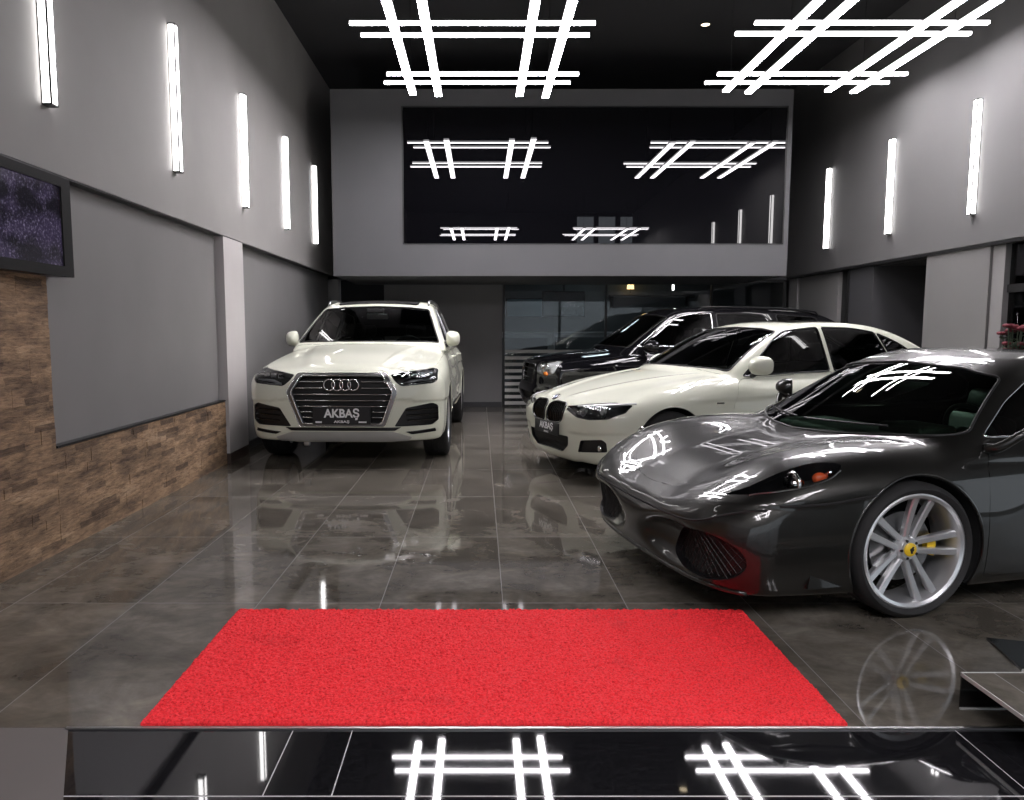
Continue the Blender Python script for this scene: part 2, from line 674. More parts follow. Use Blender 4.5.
class Car:
    def __init__(s, shape, root, paint, h):
        s.S, s.root, s.paint = shape, root, paint
        P, Q = shape.mesh(h)
        bm = bmesh.new()
        vs = [bm.verts.new(p) for p in P]
        for q in Q:
            try:
                bm.faces.new([vs[i] for i in q])
            except ValueError:
                pass
        bm.normal_update()
        s.bm = bm

    # -- take the faces inside an outline out of the shell
    def take(s, poly, d, facing=0.05, lim=None):
        bm = s.bm
        d = Vector(d).normalized()
        e1 = d.orthogonal().normalized()
        e2 = d.cross(e1)
        pl = [(Vector(p).dot(e1), Vector(p).dot(e2)) for p in poly]
        x0, x1 = min(p[0] for p in pl), max(p[0] for p in pl)
        y0, y1 = min(p[1] for p in pl), max(p[1] for p in pl)
        mg = 0.03

        def box(f):
            us = [w.co.dot(e1) for w in f.verts]
            ws = [w.co.dot(e2) for w in f.verts]
            return (f, min(us), max(us), min(ws), max(ws))
        cand = []
        for f in bm.faces:
            if facing is not None and f.normal.dot(d) > -facing:
                continue
            c = f.verts[0].co
            u, v = c.dot(e1), c.dot(e2)
            if x0 - mg < u < x1 + mg and y0 - mg < v < y1 + mg and (lim is None or lim(f.calc_center_median())):
                cand.append(box(f))
        n = len(pl)
        for i in range(n):
            a, b = pl[i], pl[(i + 1) % n]
            dx, dy = b[0] - a[0], b[1] - a[1]
            L = hypot(dx, dy)
            if L < 1e-5:
                continue
            bx0, bx1 = min(a[0], b[0]) - 1e-3, max(a[0], b[0]) + 1e-3
            by0, by1 = min(a[1], b[1]) - 1e-3, max(a[1], b[1]) + 1e-3
            sub, rest = [], []
            for q in cand:
                f, u0, u1, w0, w1 = q
                if u1 < bx0 or u0 > bx1 or w1 < by0 or w0 > by1:
                    rest.append(q)
                    continue
                sd = [(w.co.dot(e1) - a[0]) * dy - (w.co.dot(e2) - a[1]) * dx for w in f.verts]
                if max(sd) < 1e-7 or min(sd) > -1e-7:
                    rest.append(q)
                else:
                    sub.append(f)
            if not sub:
                continue
            geom = set(sub)
            for f in sub:
                geom.update(f.edges)
                geom.update(f.verts)
            no = (e1 * dy - e2 * dx) / L
            co = e1 * a[0] + e2 * a[1]
            ret = bmesh.ops.bisect_plane(bm, geom=list(geom), dist=1e-5, plane_co=co, plane_no=no)
            new = {g for g in ret['geom'] if isinstance(g, bmesh.types.BMFace)}
            new.update(f for f in sub if f.is_valid)
            cand = rest + [box(f) for f in new]
        sel = []
        for q in cand:
            f = q[0]
            c = f.calc_center_median()
            if inside(pl, c.dot(e1), c.dot(e2)):
                sel.append(f)
        if facing is not None and sel:
            # keep the largest connected patch
            left = set(sel)
            best = []
            while left:
                st = [left.pop()]
                comp = [st[0]]
                while st:
                    f = st.pop()
                    for e in f.edges:
                        for g in e.link_faces:
                            if g in left:
                                left.discard(g)
                                comp.append(g)
                                st.append(g)
                if len(comp) > len(best):
                    best = comp
            sel = best
        ids = {}
        V, F = [], []
        for f in sel:
            q = []
            for w in f.verts:
                key = tuple(round(t, 6) for t in w.co)
                if key not in ids:
                    ids[key] = len(V)
                    V.append(tuple(w.co))
                q.append(ids[key])
            if len(set(q)) >= 3:
                F.append(q)
        bmesh.ops.delete(bm, geom=sel, context='FACES')
        return np.array(V, float).reshape(-1, 3), F

    @staticmethod
    def boundary(F):
        cnt = {}
        for f in F:
            for i in range(len(f)):
                a, b = f[i], f[(i + 1) % len(f)]
                k = (min(a, b), max(a, b))
                cnt[k] = (a, b) if k not in cnt else None
        return [e for e in cnt.values() if e]

    def shell(s, name, V, F, m, parent=None, off=0.0, gap=0.0, skirt=0.0):
        """a panel of the body surface: lifted by off, pulled in by gap at its rim, with a rim wall"""
        if not len(V):
            print('EMPTY PANEL', name)
            return None
        N = s.S.normal(V)
        W = V + N * off
        B = s.boundary(F)
        if gap:
            C = np.zeros_like(V)
            n = np.zeros(len(V))
            for f in F:
                c = V[f].mean(0)
                for i in f:
                    C[i] += c
                    n[i] += 1
            bi = sorted({i for e in B for i in e})
            dirs = C[bi] / n[bi][:, None] - V[bi]
            L = np.maximum(np.linalg.norm(dirs, axis=1, keepdims=True), 1e-6)
            W[bi] += dirs / L * np.minimum(gap, L * 0.8) - N[bi] * 0.0012
        F = [list(f) for f in F]
        NN = [tuple(n) for n in N]
        if skirt:
            mp = {}
            W = list(map(tuple, W))
            for a, b in B:
                q = []
                for i in (a, b):
                    for kind in (0, 1):
                        if (i, kind) not in mp:
                            mp[(i, kind)] = len(W)
                            W.append(tuple(np.array(W[i]) - (N[i] * skirt if kind else 0)))
                            NN.append(None)
                F.append([mp[(b, 0)], mp[(a, 0)], mp[(a, 1)], mp[(b, 1)]])
            W = np.array(W)
            # rim walls: their own normals
            acc = {}
            for f in F[-len(B):]:
                p = W[f]
                nn = np.cross(p[1] - p[0], p[2] - p[0])
                nn = nn / max(np.linalg.norm(nn), 1e-9)
                for i in f:
                    acc[i] = acc.get(i, 0) + nn
            for i, v in acc.items():
                NN[i] = tuple(v / max(np.linalg.norm(v), 1e-9))
        return obj(name, W, F, m, parent or s.root, smooth=True, normals=NN)

    def recess(s, name, V, F, m, parent=None, d=(1, 0, 0), depth=0.04, floor_mat=None):
        """a box-like hollow behind a cut-out: floor plus walls"""
        if not len(V):
            print('EMPTY RECESS', name)
            return None
        d = np.array(d, float)
        n = len(V)
        W = np.concatenate([V, V + d * depth])
        G = [[i + n for i in f] for f in F]
        for a, b in s.boundary(F):
            G.append([b, a, a + n, b + n][::-1])
        o = obj(name, W, G, [m, floor_mat or m], parent or s.root)
        for p in o.data.polygons:
            if p.index < len(F):
                p.material_index = 1
        return o

    def rim(s, poly, d, step=0.02, closed=True, lift=0.0):
        """outline projected onto the body"""
        d = np.array(d, float)
        d /= np.linalg.norm(d)
        R = np.array(resample(poly, step, closed))
        O = R - (R @ d)[:, None] * d - d * 3.0
        H = s.S.hit(O, d, tmax=9.0, n=460)
        H = H[~np.isnan(H[:, 0])]
        if lift:
            H = H + s.S.normal(H) * lift
        return H

    def trim(s, name, poly, d, r, m, parent=None, closed=True, step=0.02, n=6, lift=0.0):
        H = s.rim(poly, d, step, closed, lift)
        if len(H) < 3:
            print('EMPTY TRIM', name)
            return None
        return MB().tube(H, r, n, closed=closed).build(name, m, parent or s.root, smooth=True)

    def arch(s, cx, cz, R, side, lining, lip=None, y_in=0.56, yc=0.5):
        n = 40
        poly = [(cx + R * cos(2 * pi * i / n), 0, cz + R * sin(2 * pi * i / n)) for i in range(n)]
        s.take(poly, (0, -side, 0), facing=None, lim=lambda c: c.y * side > yc)
        a0 = -math.asin(min(1, (cz - s.S.zb - 0.012) / R))
        arc = [(cx + R * cos(a), 0, cz + R * sin(a)) for a in np.linspace(a0, pi - a0, 44)]
        H = s.S.hit(np.array(arc) + [0, side * 2, 0], (0, -side, 0), tmax=2.5)
        keep = ~np.isnan(H[:, 0])
        H = H[keep]
        H = H[H[:, 1] * side > yc]
        m = len(H)
        mb = MB()
        V = [tuple(p) for p in H] + [(p[0], side * y_in, p[2]) for p in H]
        F = [(i, i + 1, m + i + 1, m + i) for i in range(m - 1)] + [tuple(range(m, 2 * m))]
        mb.add(V, F)
        mb.build('wheel_arch_liner', lining, s.root)
        if lip:
            MB().tube(H + np.array([0, -side * 0.004, 0]), 0.007, 6).build('wheel_arch_lip', lip, s.root, smooth=True)

    def finish(s, lining=None, name='body'):
        bm = s.bm
        bm.verts.index_update()
        V = np.array([tuple(v.co) for v in bm.verts])
        F = [[v.index for v in f.verts] for f in bm.faces]
        used = sorted({i for f in F for i in f})
        mp = {a: b for b, a in enumerate(used)}
        V = V[used]
        F = [[mp[i] for i in f] for f in F]
        N = s.S.normal(V)
        o = obj(name, V, F, s.paint, s.root, smooth=True, normals=N)
        if lining:
            obj('interior_lining', V - N * 0.022, [f[::-1] for f in F], lining, s.root, smooth=True)
        bm.free()
        return o


# ------------------------------------------------------------------ wheels, seats and other fittings
def tyre_profile(R, r, w):
    h = w / 2
    return [(r, -h * .82), (r + .012, -h * .95), (r + (R - r) * .5, -h), (R - .018, -h * .93), (R - .004, -h * .80), (R, -h * .6),
            (R, -h * .22), (R - .006, -h * .2), (R - .006, -h * .14), (R, -h * .12), (R, h * .12), (R - .006, h * .14), (R - .006, h * .2), (R, h * .22),
            (R, h * .6), (R - .004, h * .80), (R - .018, h * .93), (R - (R - r) * .5, h), (r + .012, h * .95), (r, h * .82)]


def spoke(mb, ang, r0, r1, o0, o1, w0, w1, y0, y1, t=0.03, n=6):
    """one bar of a rim in the wheel plane (outer face towards -y)"""
    pts = []
    for i in range(n + 1):
        k = i / n
        r = r0 + (r1 - r0) * k
        o = o0 + (o1 - o0) * k
        w = w0 + (w1 - w0) * k
        y = y0 + (y1 - y0) * (k ** 1.5)
        pts.append((r, o, w, y))
    ca, sa = cos(ang), sin(ang)
    V, F = [], []

    def put(r, o, y):
        V.append((r * ca - o * sa, y, r * sa + o * ca))
    for (r, o, w, y) in pts:
        put(r, o - w / 2, y + t)
        put(r, o - w / 2, y + .006)
        put(r, o - w / 2 + .005, y)
        put(r, o + w / 2 - .005, y)
        put(r, o + w / 2, y + .006)
        put(r, o + w / 2, y + t)
    for i in range(n):
        for k in range(6):
            l = (k + 1) % 6
            F.append((i * 6 + k, i * 6 + l, i * 6 + 6 + l, i * 6 + 6 + k))
    F.append(tuple(range(6)))
    F.append(tuple(range(n * 6, n * 6 + 6))[::-1])
    mb.add(V, F)


def make_wheel(root, loc, R, r, w, style, flip, mats, rot=0.0, steer=0.0):
    """wheel > tyre, brake disc, calliper, cap ; outer face towards -y unless flipped"""
    h = w / 2
    mb = MB()
    yl = -h * .80
    mb.lathe([(r + .004, yl), (r + .006, yl - .006), (r - .004, yl - .010), (r - .018, yl - .002), (r - .028, yl + .03), (r - .034, h * .3), (r - .02, h * .75), (r + .004, h * .8)], 64, 'y')
    yo = yl + .012
    if style == 'double':
        for k in range(5):
            a = rot + 2 * pi * k / 5
            spoke(mb, a, .045, r - .010, .020, .046, .027, .036, yo + .030, yo - .004)
            spoke(mb, a, .045, r - .010, -.020, -.046, .027, .036, yo + .030, yo - .004)
    elif style == 'ten':
        for k in range(10):
            a = rot + 2 * pi * k / 10
            spoke(mb, a, .05, r - .012, 0, 0, .030, .026, yo + .02, yo - .004)
    else:
        for k in range(5):
            a = rot + 2 * pi * k / 5
            spoke(mb, a, .05, r - .012, 0, 0, .075, .055, yo + .02, yo - .004)
    mb.lathe([(.0, yo + .012), (.046, yo + .014), (.058, yo + .03), (.066, yo + .07), (0, yo + .07)], 40, 'y')
    wh = mb.build('wheel', mats['rim'], root, smooth=True, sharp=35)
    wh.location = loc
    wh.rotation_euler = (0, 0, steer + (pi if flip else 0))
    MB().lathe(tyre_profile(R, r, w), 72, 'y', close=True).build('tyre', mats['tyre'], wh, smooth=True, sharp=50)
    bd = MB().lathe([(.07, .0), (.165, .0), (.165, .022), (.07, .022), (.07, .0)], 48, 'y').lathe([(.0, -.03), (.07, -.03), (.07, .02), (0, .02)], 32, 'y')
    bd.build('brake_disc', mats['disc'], wh, smooth=True, sharp=40)
    cal = MB()
    for (a0, a1) in ((-.30, .30),):
        pr = []
        for a in np.linspace(a0, a1, 9):
            pr.append((.172 * cos(a), .172 * sin(a)))
        for a in np.linspace(a1, a0, 9):
            pr.append((.125 * cos(a), .125 * sin(a)))
        if flip:
            pr = [(-p[0], p[1]) for p in pr]
        cal.prism(pr, -.030, .03, 'y')
    cal.build('brake_calliper', mats['cal'], wh)
    cap = MB().lathe([(0, yo + .002), (.026, yo + .003), (.032, yo + .008), (.032, yo + .02)], 28, 'y').build('wheel_cap', mats['cap'], wh, smooth=True, sharp=40)
    for k in range(5):
        a = rot + 2 * pi * (k + .5) / 5
        MB().lathe([(0, yo + .012), (.007, yo + .012), (.009, yo + .034)], 8, 'y', c=(.043 * cos(a), 0, .043 * sin(a))).build('wheel_bolt', mats['dark'], wh)
    return wh, yo


def make_seat(root, x, y, z, m, sc=1.0):
    """front seat: cushion, back, head restraint as one upholstered part"""
    mb = MB()
    mb.rbox(x - .26, x + .24, y - .25, y + .25, z, z + .17, .05)
    M = Matrix.Translation((x + .22, y, z + .10)) @ Matrix.Rotation(radians(16), 4, 'Y')
    mb.rbox(-.07, .07, -.24, .24, 0, .56 * sc, .05, M=M)
    mb.rbox(-.05, .05, -.13, .13, .58 * sc, .76 * sc, .045, M=M)
    return mb.build('seat', m, root, smooth=True, sharp=50)


def make_steering(root, x, y, z, m, tilt=22):
    M = Matrix.Translation((x, y, z)) @ Matrix.Rotation(radians(-tilt), 4, 'Y')
    mb = MB()
    ring = [M @ Vector((0, .185 * cos(a), .185 * sin(a))) for a in np.linspace(0, 2 * pi, 32, endpoint=False)]
    mb.tube(ring, .015, 8, closed=True)
    for a in (0, pi, -pi / 2):
        mb.tube([M @ Vector((-.02, .04 * cos(a), .04 * sin(a))), M @ Vector((0, .175 * cos(a), .175 * sin(a)))], .014, 6)
    mb.rbox(-.05, .0, -.07, .07, -.06, .06, .02, M=M)
    mb.tube([M @ Vector((-.03, 0, 0)), M @ Vector((-.30, 0, -.02))], .03, 8)
    return mb.build('steering_wheel', m, root, smooth=True, sharp=50)


def make_dash(root, x0, x1, z0, z1, w, m):
    mb = MB()
    mb.rbox(x0, x1, -w, w, z0, z1, .05)
    mb.rbox(x1 - .22, x1 + .02, -w * .75, -w * .22, z1 - .03, z1 + .05, .025)
    mb.rbox(x1 - .1, x1 + .6, -.13, .13, z0 - .2, z0 + .08, .04)
    return mb.build('dashboard', m, root, smooth=True, sharp=50)


def make_mirror(root, c, side, m, glass, stalk_to, size=(.10, .11, .075), dark=None):
    """outer mirror: rounded shell, glass on its rear face, foot on the door"""
    mb = MB()
    V, F = [], []
    nu, nv = 20, 12
    for i in range(nv + 1):
        t = i / nv
        k = sin(min(1, t * 1.0) * pi / 2) ** 0.55
        x = c[0] - size[0] * (1 - t) * 1.0
        for j in range(nu):
            a = 2 * pi * j / nu
            ca, sa = cos(a), sin(a)
            q = 0.68
            yy = size[1] * k * np.sign(ca) * abs(ca) ** q
            zz = size[2] * k * np.sign(sa) * abs(sa) ** q
            V.append((x + .03 * yy * side / size[1], c[1] + yy, c[2] + zz * (1.0 - .12 * yy * side / size[1])))
    for i in range(nv):
        for j in range(nu):
            l = (j + 1) % nu
            F.append((i * nu + j, i * nu + l, (i + 1) * nu + l, (i + 1) * nu + j))
    mb.add(V, F)
    sh = mb.build('wing_mirror', m, root, smooth=True, sharp=60)
    last = [V[nv * nu + j] for j in range(nu)]
    cx = np.mean(last, 0)
    g = [tuple(cx + (np.array(p) - cx) * .93 + np.array([-.004, 0, 0])) for p in last]
    obj('mirror_rim', last + g, [(j, (j + 1) % nu, nu + (j + 1) % nu, nu + j) for j in range(nu)], dark or m, sh)
    obj('mirror_glass', g, [tuple(range(nu))], glass, sh)
    foot = MB()
    a = Vector((c[0] - .03, c[1] - side * size[1] * .75, c[2] - size[2] * .75))
    b = Vector(stalk_to)
    foot.tube([a, (a + b) / 2 + Vector((0, 0, -.01)), b], [.028, .022, .026], 10)
    foot.build('mirror_foot', dark or m, sh, smooth=True)
    return sh


def on_surface(S, y, z, d=(1, 0, 0)):
    """surface point seen from straight ahead at (y, z)"""
    return S.hit([(-2.0, y, z)], (1, 0, 0), tmax=5.0, n=260)[0]


def bar_on_front(S, pts, lift):
    """points on the nose at (y, z), moved forward by lift"""
    H = S.hit([(-2.0, p[0], p[1]) for p in pts], (1, 0, 0), tmax=5.0, n=260)
    return H + np.array([-lift, 0, 0])


def plate(root, S, yc, zc, w, h, x, rows, mats, tilt=0.0):
    """black show plate with white lettering, facing forward"""
    M = Matrix.Translation((x, yc, zc)) @ Matrix.Rotation(radians(tilt), 4, 'Y')
    p = MB()
    p.rbox(-.006, .006, -w / 2, w / 2, -h / 2, h / 2, .004, 2, M=M)
    pl = p.build('licence_plate', mats['black_plastic'], root)
    R = Matrix.Rotation(radians(90), 4, 'X')
    for (txt, size, dy, dz, bold, wid) in rows:
        if txt:
            v, f = text_mesh(txt, size, .0008, bold)
            xs = [q.x for q in v]
            sc = wid / (max(xs) - min(xs)) if wid else 1.0
            mid = (max(xs) + min(xs)) / 2
            V = []
            for q in v:
                # text x -> -y (read from the front), text y -> z
                V.append(M @ Vector((-.0075 - q.z, -((q.x - mid) * sc) + dy, q.y + dz)))
            obj('plate_lettering', V, [t[::-1] for t in f], mats['white_letter'], pl)
        else:
            b = MB()
            b.box(-.0078, -.0062, dy - wid / 2, dy + wid / 2, dz - size / 2, dz + size / 2, M=M)
            b.build('plate_mark', mats['white_letter'], pl)
    return pl
# ------------------------------------------------------------------ materials shared by the cars
def car_paint(name, color, metal, rough, flake=0.0, spec=.5):
    m, nt, b = node_mat(name)
    b.inputs['Base Color'].default_value = (*color, 1)
    b.inputs['Metallic'].default_value = metal
    b.inputs['Roughness'].default_value = rough
    b.inputs['Coat Weight'].default_value = 1.0
    b.inputs['Specular IOR Level'].default_value = spec
    b.inputs['Coat Roughness'].default_value = 0.015
    b.inputs['Coat IOR'].default_value = 1.55
    if flake:
        n = nt.nodes.new('ShaderNodeTexNoise')
        n.inputs['Scale'].default_value = 900
        tc = nt.nodes.new('ShaderNodeTexCoord')
        mx = nt.nodes.new('ShaderNodeMixRGB')
        mx.inputs[1].default_value = (*[c * (1 - flake) for c in color], 1)
        mx.inputs[2].default_value = (*[c * (1 + flake) for c in color], 1)
        nt.links.new(tc.outputs['Object'], n.inputs['Vector'])
        nt.links.new(n.outputs['Fac'], mx.inputs[0])
        nt.links.new(mx.outputs[0], b.inputs['Base Color'])
    MATS[name] = m
    return m


PAINT_GREY = car_paint('grey_metallic_paint', (.029, .029, .026), .8, .36, 0)
PAINT_WHITE = car_paint('white_paint', (.71, .725, .605), 0.0, .5, 0, .1)
PAINT_BLACK = car_paint('black_paint', (.004, .004, .005), 0.0, .5, 0, .0)
RUBBER = mat('tyre_rubber', (.012, .012, .012), .75)
CHROME = mat('chrome', (.80, .80, .80), .08, 1.0)
SATIN = mat('satin_metal', (.55, .56, .57), .28, 1.0)
FRAME_M = mat('frame_metal', (.26, .26, .26), .3, 1.0)
ALLOY = mat('silver_alloy', (.74, .75, .76), .30, .82, coat=.3)
DARKALLOY = mat('dark_alloy', (.10, .10, .105), .35, .8)
DISC = mat('brake_disc_steel', (.25, .25, .25), .35, 1.0)
BLACKP = mat('black_plastic', (.010, .010, .011), .38)
MESHB = mat('black_mesh', (.004, .004, .004), .6)
GLOSSB = mat('gloss_black', (.006, .006, .006), .08, coat=.5)
LINING = mat('dark_lining', (.010, .010, .010), .85)
LEATHER = mat('dark_leather', (.018, .017, .016), .5)
LEATHER_T = mat('tan_leather', (.10, .075, .05), .5)
YELLOW = mat('yellow_enamel', (.75, .50, .02), .35)
RED_LENS = mat('amber_lens', (.65, .10, .03), .15, coat=.6)
AMBER = mat('orange_lens', (.75, .22, .03), .2, coat=.6)
WHITE_L = mat('white_lettering', (.85, .85, .85), .5)
BLUE_E = mat('blue_enamel', (.02, .12, .45), .3)
LAMP_W = mat('lamp_white', (.80, .80, .79), .25, .35)
MIRROR = mat('mirror_silver', (.75, .78, .80), .02, 1.0)
RUBBER_TRIM = mat('black_trim', (.012, .012, .012), .45)
GLASS_T = glass_mat('tinted_car_glass', (.10, .11, .11))
GLASS_W = glass_mat('windscreen_glass', (.34, .38, .36))
GLASS_G = glass_mat('green_windscreen_glass', (.50, .68, .56))
GLASS_L = glass_mat('lamp_glass', (.86, .88, .88))
FRIT = mat('black_glass_frit', (.006, .006, .006), .06)
CM = dict(black_plastic=BLACKP, white_letter=WHITE_L)


def wheel_mats(rim, cal, cap):
    return dict(rim=rim, tyre=RUBBER, disc=DISC, cal=cal, cap=cap, dark=BLACKP)


def both(poly):
    return (poly, (1,)), (mir(poly), (-1,))


def sub(S, y, z, dx=0.0):
    p = on_surface(S, y, z)
    return (p[0] + dx, p[1], p[2])


# ------------------------------------------------------------------ grey sports coupe
def build_sports():
    root = empty('sports_car', (0.811, 4.159, 0), radians(12.0),
                 'low dark grey metallic two-seat sports car on silver wheels with yellow caps', 'car', None)
    S = SPORTS
    c = Car(S, root, PAINT_GREY, .018)
    nose = (1, 0, 0)
    # windscreen seen from the front, side windows from the side
    ws = round_poly([(0, .73, .828), (0, .775, .842), (0, .590, 1.10), (0, .42, 1.135), (0, 0, 1.160), (0, -.42, 1.135), (0, -.590, 1.10), (0, -.775, .842), (0, -.73, .828), (0, -.35, .797), (0, 0, .785), (0, .35, .797)], .03)
    V, F = c.take(ws, nose, lim=lambda q: q.x < 2.0 and q.z > .76)
    wsn = c.shell('windscreen', V, F, GLASS_G, off=-.004)
    if wsn:
        wsn['label'] = 'green tinted raked windscreen'
    c.trim('windscreen_seal', ws, nose, .007, RUBBER_TRIM)
    GLASS_M = glass_mat('light_green_glass', (.40, .52, .45))
    sw = round_poly([(1.47, 0, .825), (1.70, 0, .985), (1.90, 0, 1.085), (2.20, 0, 1.13), (2.55, 0, 1.10), (2.80, 0, .99), (2.86, 0, .86), (2.2, 0, .825)], .05)
    for sd in (-1, 1):
        V, F = c.take(sw, (0, -sd, 0), lim=lambda q: q.y * sd > .3)
        c.shell('side_window', V, F, GLASS_T if sd < 0 else GLASS_M, off=-.004)
        c.trim('window_seal', sw, (0, -sd, 0), .006, CHROME if sd < 0 else RUBBER_TRIM)
    rw = round_poly([(2.95, -.42, 0), (3.75, -.36, 0), (3.75, .36, 0), (2.95, .42, 0)], .08)
    V, F = c.take(rw, (0, 0, -1), lim=lambda q: q.z > .6)
    c.shell('engine_cover_glass', V, F, GLASS_T, off=-.003)
    # headlamps
    hl = [(.190, -.690), (.276, -.752), (.442, -.782), (.575, -.800), (.672, -.836), (.66, -.862), (.583, -.882), (.455, -.880), (.344, -.852), (.25, -.790)]
    hl = catmull([(p[0], p[1], 0) for p in hl], 3)
    for sd, poly in ((-1, hl), (1, mir(hl))):
        d = (.25, -.35 * sd, -.9)
        sh = []
        H = c.rim(poly, (0, 0, -1))
        V, F = c.take([tuple(h) for h in H], (.15, -.30 * sd, -.94), lim=lambda q: q.y * sd > .5 and q.x < .9)
        lamp = c.shell('headlamp', V, F, GLASS_L, off=-.001, gap=.003)
        if lamp:
            lamp['label'] = 'long swept headlamp under clear cover'
        c.recess('lamp_housing', V, F, BLACKP, lamp, d=(.02, -.03 * sd, -.085), depth=1.0)
        mb = MB()
        mb.sphere((.455, .826 * sd, .640), .046)
        mb.torus((.445, .829 * sd, .645), .05, .009, 'x')
        mb.build('projector_lamp', CHROME, lamp, smooth=True)
        MB().sphere((.455 - .022, .822 * sd, .655), .030).build('projector_lens', GLASS_L, lamp, smooth=True)
        MB().sphere((.575, .838 * sd, .668), .034, sc=(1.1, .7, .8)).build('turn_lamp', RED_LENS, lamp, smooth=True)
        MB().sphere((.622, .842 * sd, .690), .022).build('side_lamp', CHROME, lamp, smooth=True)
        # pale seam along the lower edge
        E = c.rim(catmull([(.25, .795 * sd, 0), (.344, .857 * sd, 0), (.455, .886 * sd, 0), (.583, .888 * sd, 0), (.66, .868 * sd, 0)], 8, False), (0, 0, -1), .014, closed=False)
        MB().tube(E, .0028, 5).build('lamp_seam', SATIN, lamp)
    # nose intakes: the outer half of each scoop is black mesh
    it = catmull([(0, -.36, .265), (0, -.39, .215), (0, -.52, .183), (0, -.70, .183), (0, -.83, .225), (0, -.868, .30), (0, -.835, .375), (0, -.72, .412), (0, -.55, .395), (0, -.42, .345)], 4)
    for sd, poly in ((-1, it), (1, mir(it))):
        V, F = c.take(poly, nose, lim=lambda q: q.x < .5)
        r = c.recess('air_intake', V, F, BLACKP, d=nose, depth=.05, floor_mat=MESHB)
        if r:
            r['label'] = 'black mesh nose intake'
            g = MB()
            for k in range(-14, 15):
                for sl in (1, -1):
                    pts = []
                    for t in np.linspace(-.14, .14, 15):
                        y, z = -.61 * -sd + k * .036 + sl * t * .8, .287 + t
                        if inside([(q[1], q[2]) for q in poly], y, z):
                            pts.append((y, z))
                    if len(pts) > 1:
                        H = bar_on_front(S, [pts[0], pts[-1]], -.022)
                        if not np.isnan(H).any():
                            g.tube(H, .0018, 4)
            g.build('intake_mesh', mat('mesh_wire', (.010, .010, .010), .55), r)
    # front lid, door, bumper seam
    lid = catmull([(.14, 0, 0), (.165, -.22, 0), (.22, -.40, 0), (.33, -.515, 0), (.60, -.47, 0), (.95, -.46, 0), (1.14, -.50, 0), (1.11, -.25, 0), (1.09, 0, 0), (1.11, .25, 0), (1.14, .50, 0), (.95, .46, 0), (.60, .47, 0), (.33, .515, 0), (.22, .40, 0), (.165, .22, 0)], 3)
    V, F = c.take(lid, (0, 0, -1), lim=lambda q: q.x < 1.3)
    c.shell('front_lid', V, F, PAINT_GREY, gap=.005, skirt=.012)
    door = round_poly([(1.475, 0, .77), (1.425, 0, .66), (1.412, 0, .50), (1.41, 0, .175), (2.50, 0, .175), (2.70, 0, .40), (2.80, 0, .62), (2.84, 0, .815), (2.2, 0, .812), (1.52, 0, .808)], .03)
    for sd in (-1, 1):
        V, F = c.take(door, (0, -sd, 0), facing=.02, lim=lambda q: q.y * sd > .4)
        dr = c.shell('door', V, F, PAINT_GREY, gap=.0065, skirt=.012)
        # bumper seam from the wheel arch round the nose
        sm = []
        for x, z in [(q, float(SEAM(q))) for q in (.80, .72, .62, .52, .42, .34)]:
            sm.append((x, 0, z))
        H = c.rim(sm, (0, -sd, 0), .02, closed=False)
        MB().tube(H, .0065, 6).build('bumper_seam', LINING, root)
        # winglet ahead of the wheel
        w = MB()
        p = S.hit([(.47, sd * 2, .185), (.66, sd * 2, .185), (.49, sd * 2, .245)], (0, -sd, 0), tmax=3)
        q = p + np.array([0, sd * .028, 0])
        w.add([p[0], p[1], p[2], q[0] + [0, -sd * .005, 0], q[1] + [-.02, -sd * .02, 0]], [(0, 1, 4, 3), (0, 3, 2), (3, 4, 2), (4, 1, 2), (0, 2, 1)])
        w.build('winglet', PAINT_GREY, root)
        c.arch(1.03, .322, .358, sd, LINING, PAINT_GREY, y_in=.58)
        c.arch(3.63, .335, .375, sd, LINING, PAINT_GREY, y_in=.56)
    H = bar_on_front(S, [(y, float(SEAM(.06 * y * y + .16 * (abs(y) / .9) ** 6))) for y in np.linspace(-.88, .88, 71)], 0.0)
    H = H[~np.isnan(H[:, 0])]
    MB().tube(H, .0065, 6).build('bumper_seam', LINING, root)
    lip = bar_on_front(S, [(y, .150) for y in np.linspace(-.84, .84, 61)], .004)
    lip = lip[~np.isnan(lip[:, 0])]
    MB().tube(lip, .012, 8).build('front_splitter', PAINT_GREY, root, smooth=True)
    # sill
    c.finish(LINING)
    # wheels
    wm = wheel_mats(ALLOY, YELLOW, YELLOW)
    for (x, y, R, w, fl) in ((1.03, -.825, .322, .228, False), (1.03, .825, .322, .228, True), (3.63, -.80, .335, .288, False), (3.63, .80, .335, .288, True)):
        wh, yo = make_wheel(root, (x, y, R), R, .268, w, 'double', fl, wm, rot=radians(5), steer=0)
        hp = [(-.004, -.016), (.006, -.016), (.004, -.006), (.010, -.004), (.013, .004), (.008, .006), (.012, .014), (.004, .017), (-.001, .010), (-.008, .008), (-.010, .0), (-.006, -.006)]
        cp = [q for q in wh.children if q.name.startswith('wheel_cap')][0]
        MB().prism(hp, yo - .0005, yo + .002, 'y').build('cap_emblem', BLACKP, wh)
    # mirrors on long curved stalks
    for sd in (-1, 1):
        xm = .06 if sd < 0 else 0
        V0 = S.hit([(1.47, sd * 2, .775)], (0, -sd, 0), tmax=3)[0]
        pts = catmull([tuple(V0), (1.49, sd * .89, .79), (1.52 + xm * .5, sd * .94, .85), (1.56 + xm, sd * .975, .905)], 6, False)
        sh = make_mirror(root, (1.62 + xm, sd * .985, .94), sd, PAINT_GREY, MIRROR, (1.57 + xm, sd * .96, .89), size=(.10, .095, .06), dark=PAINT_GREY)
        arm = MB().tube(pts, [.026 - .008 * k / len(pts) for k in range(len(pts))], 10).build('mirror_stalk', PAINT_GREY, sh, smooth=True)
    # cabin
    for sd in (-1, 1):
        make_seat(root, 2.30, sd * .37, .22, LEATHER, .86)
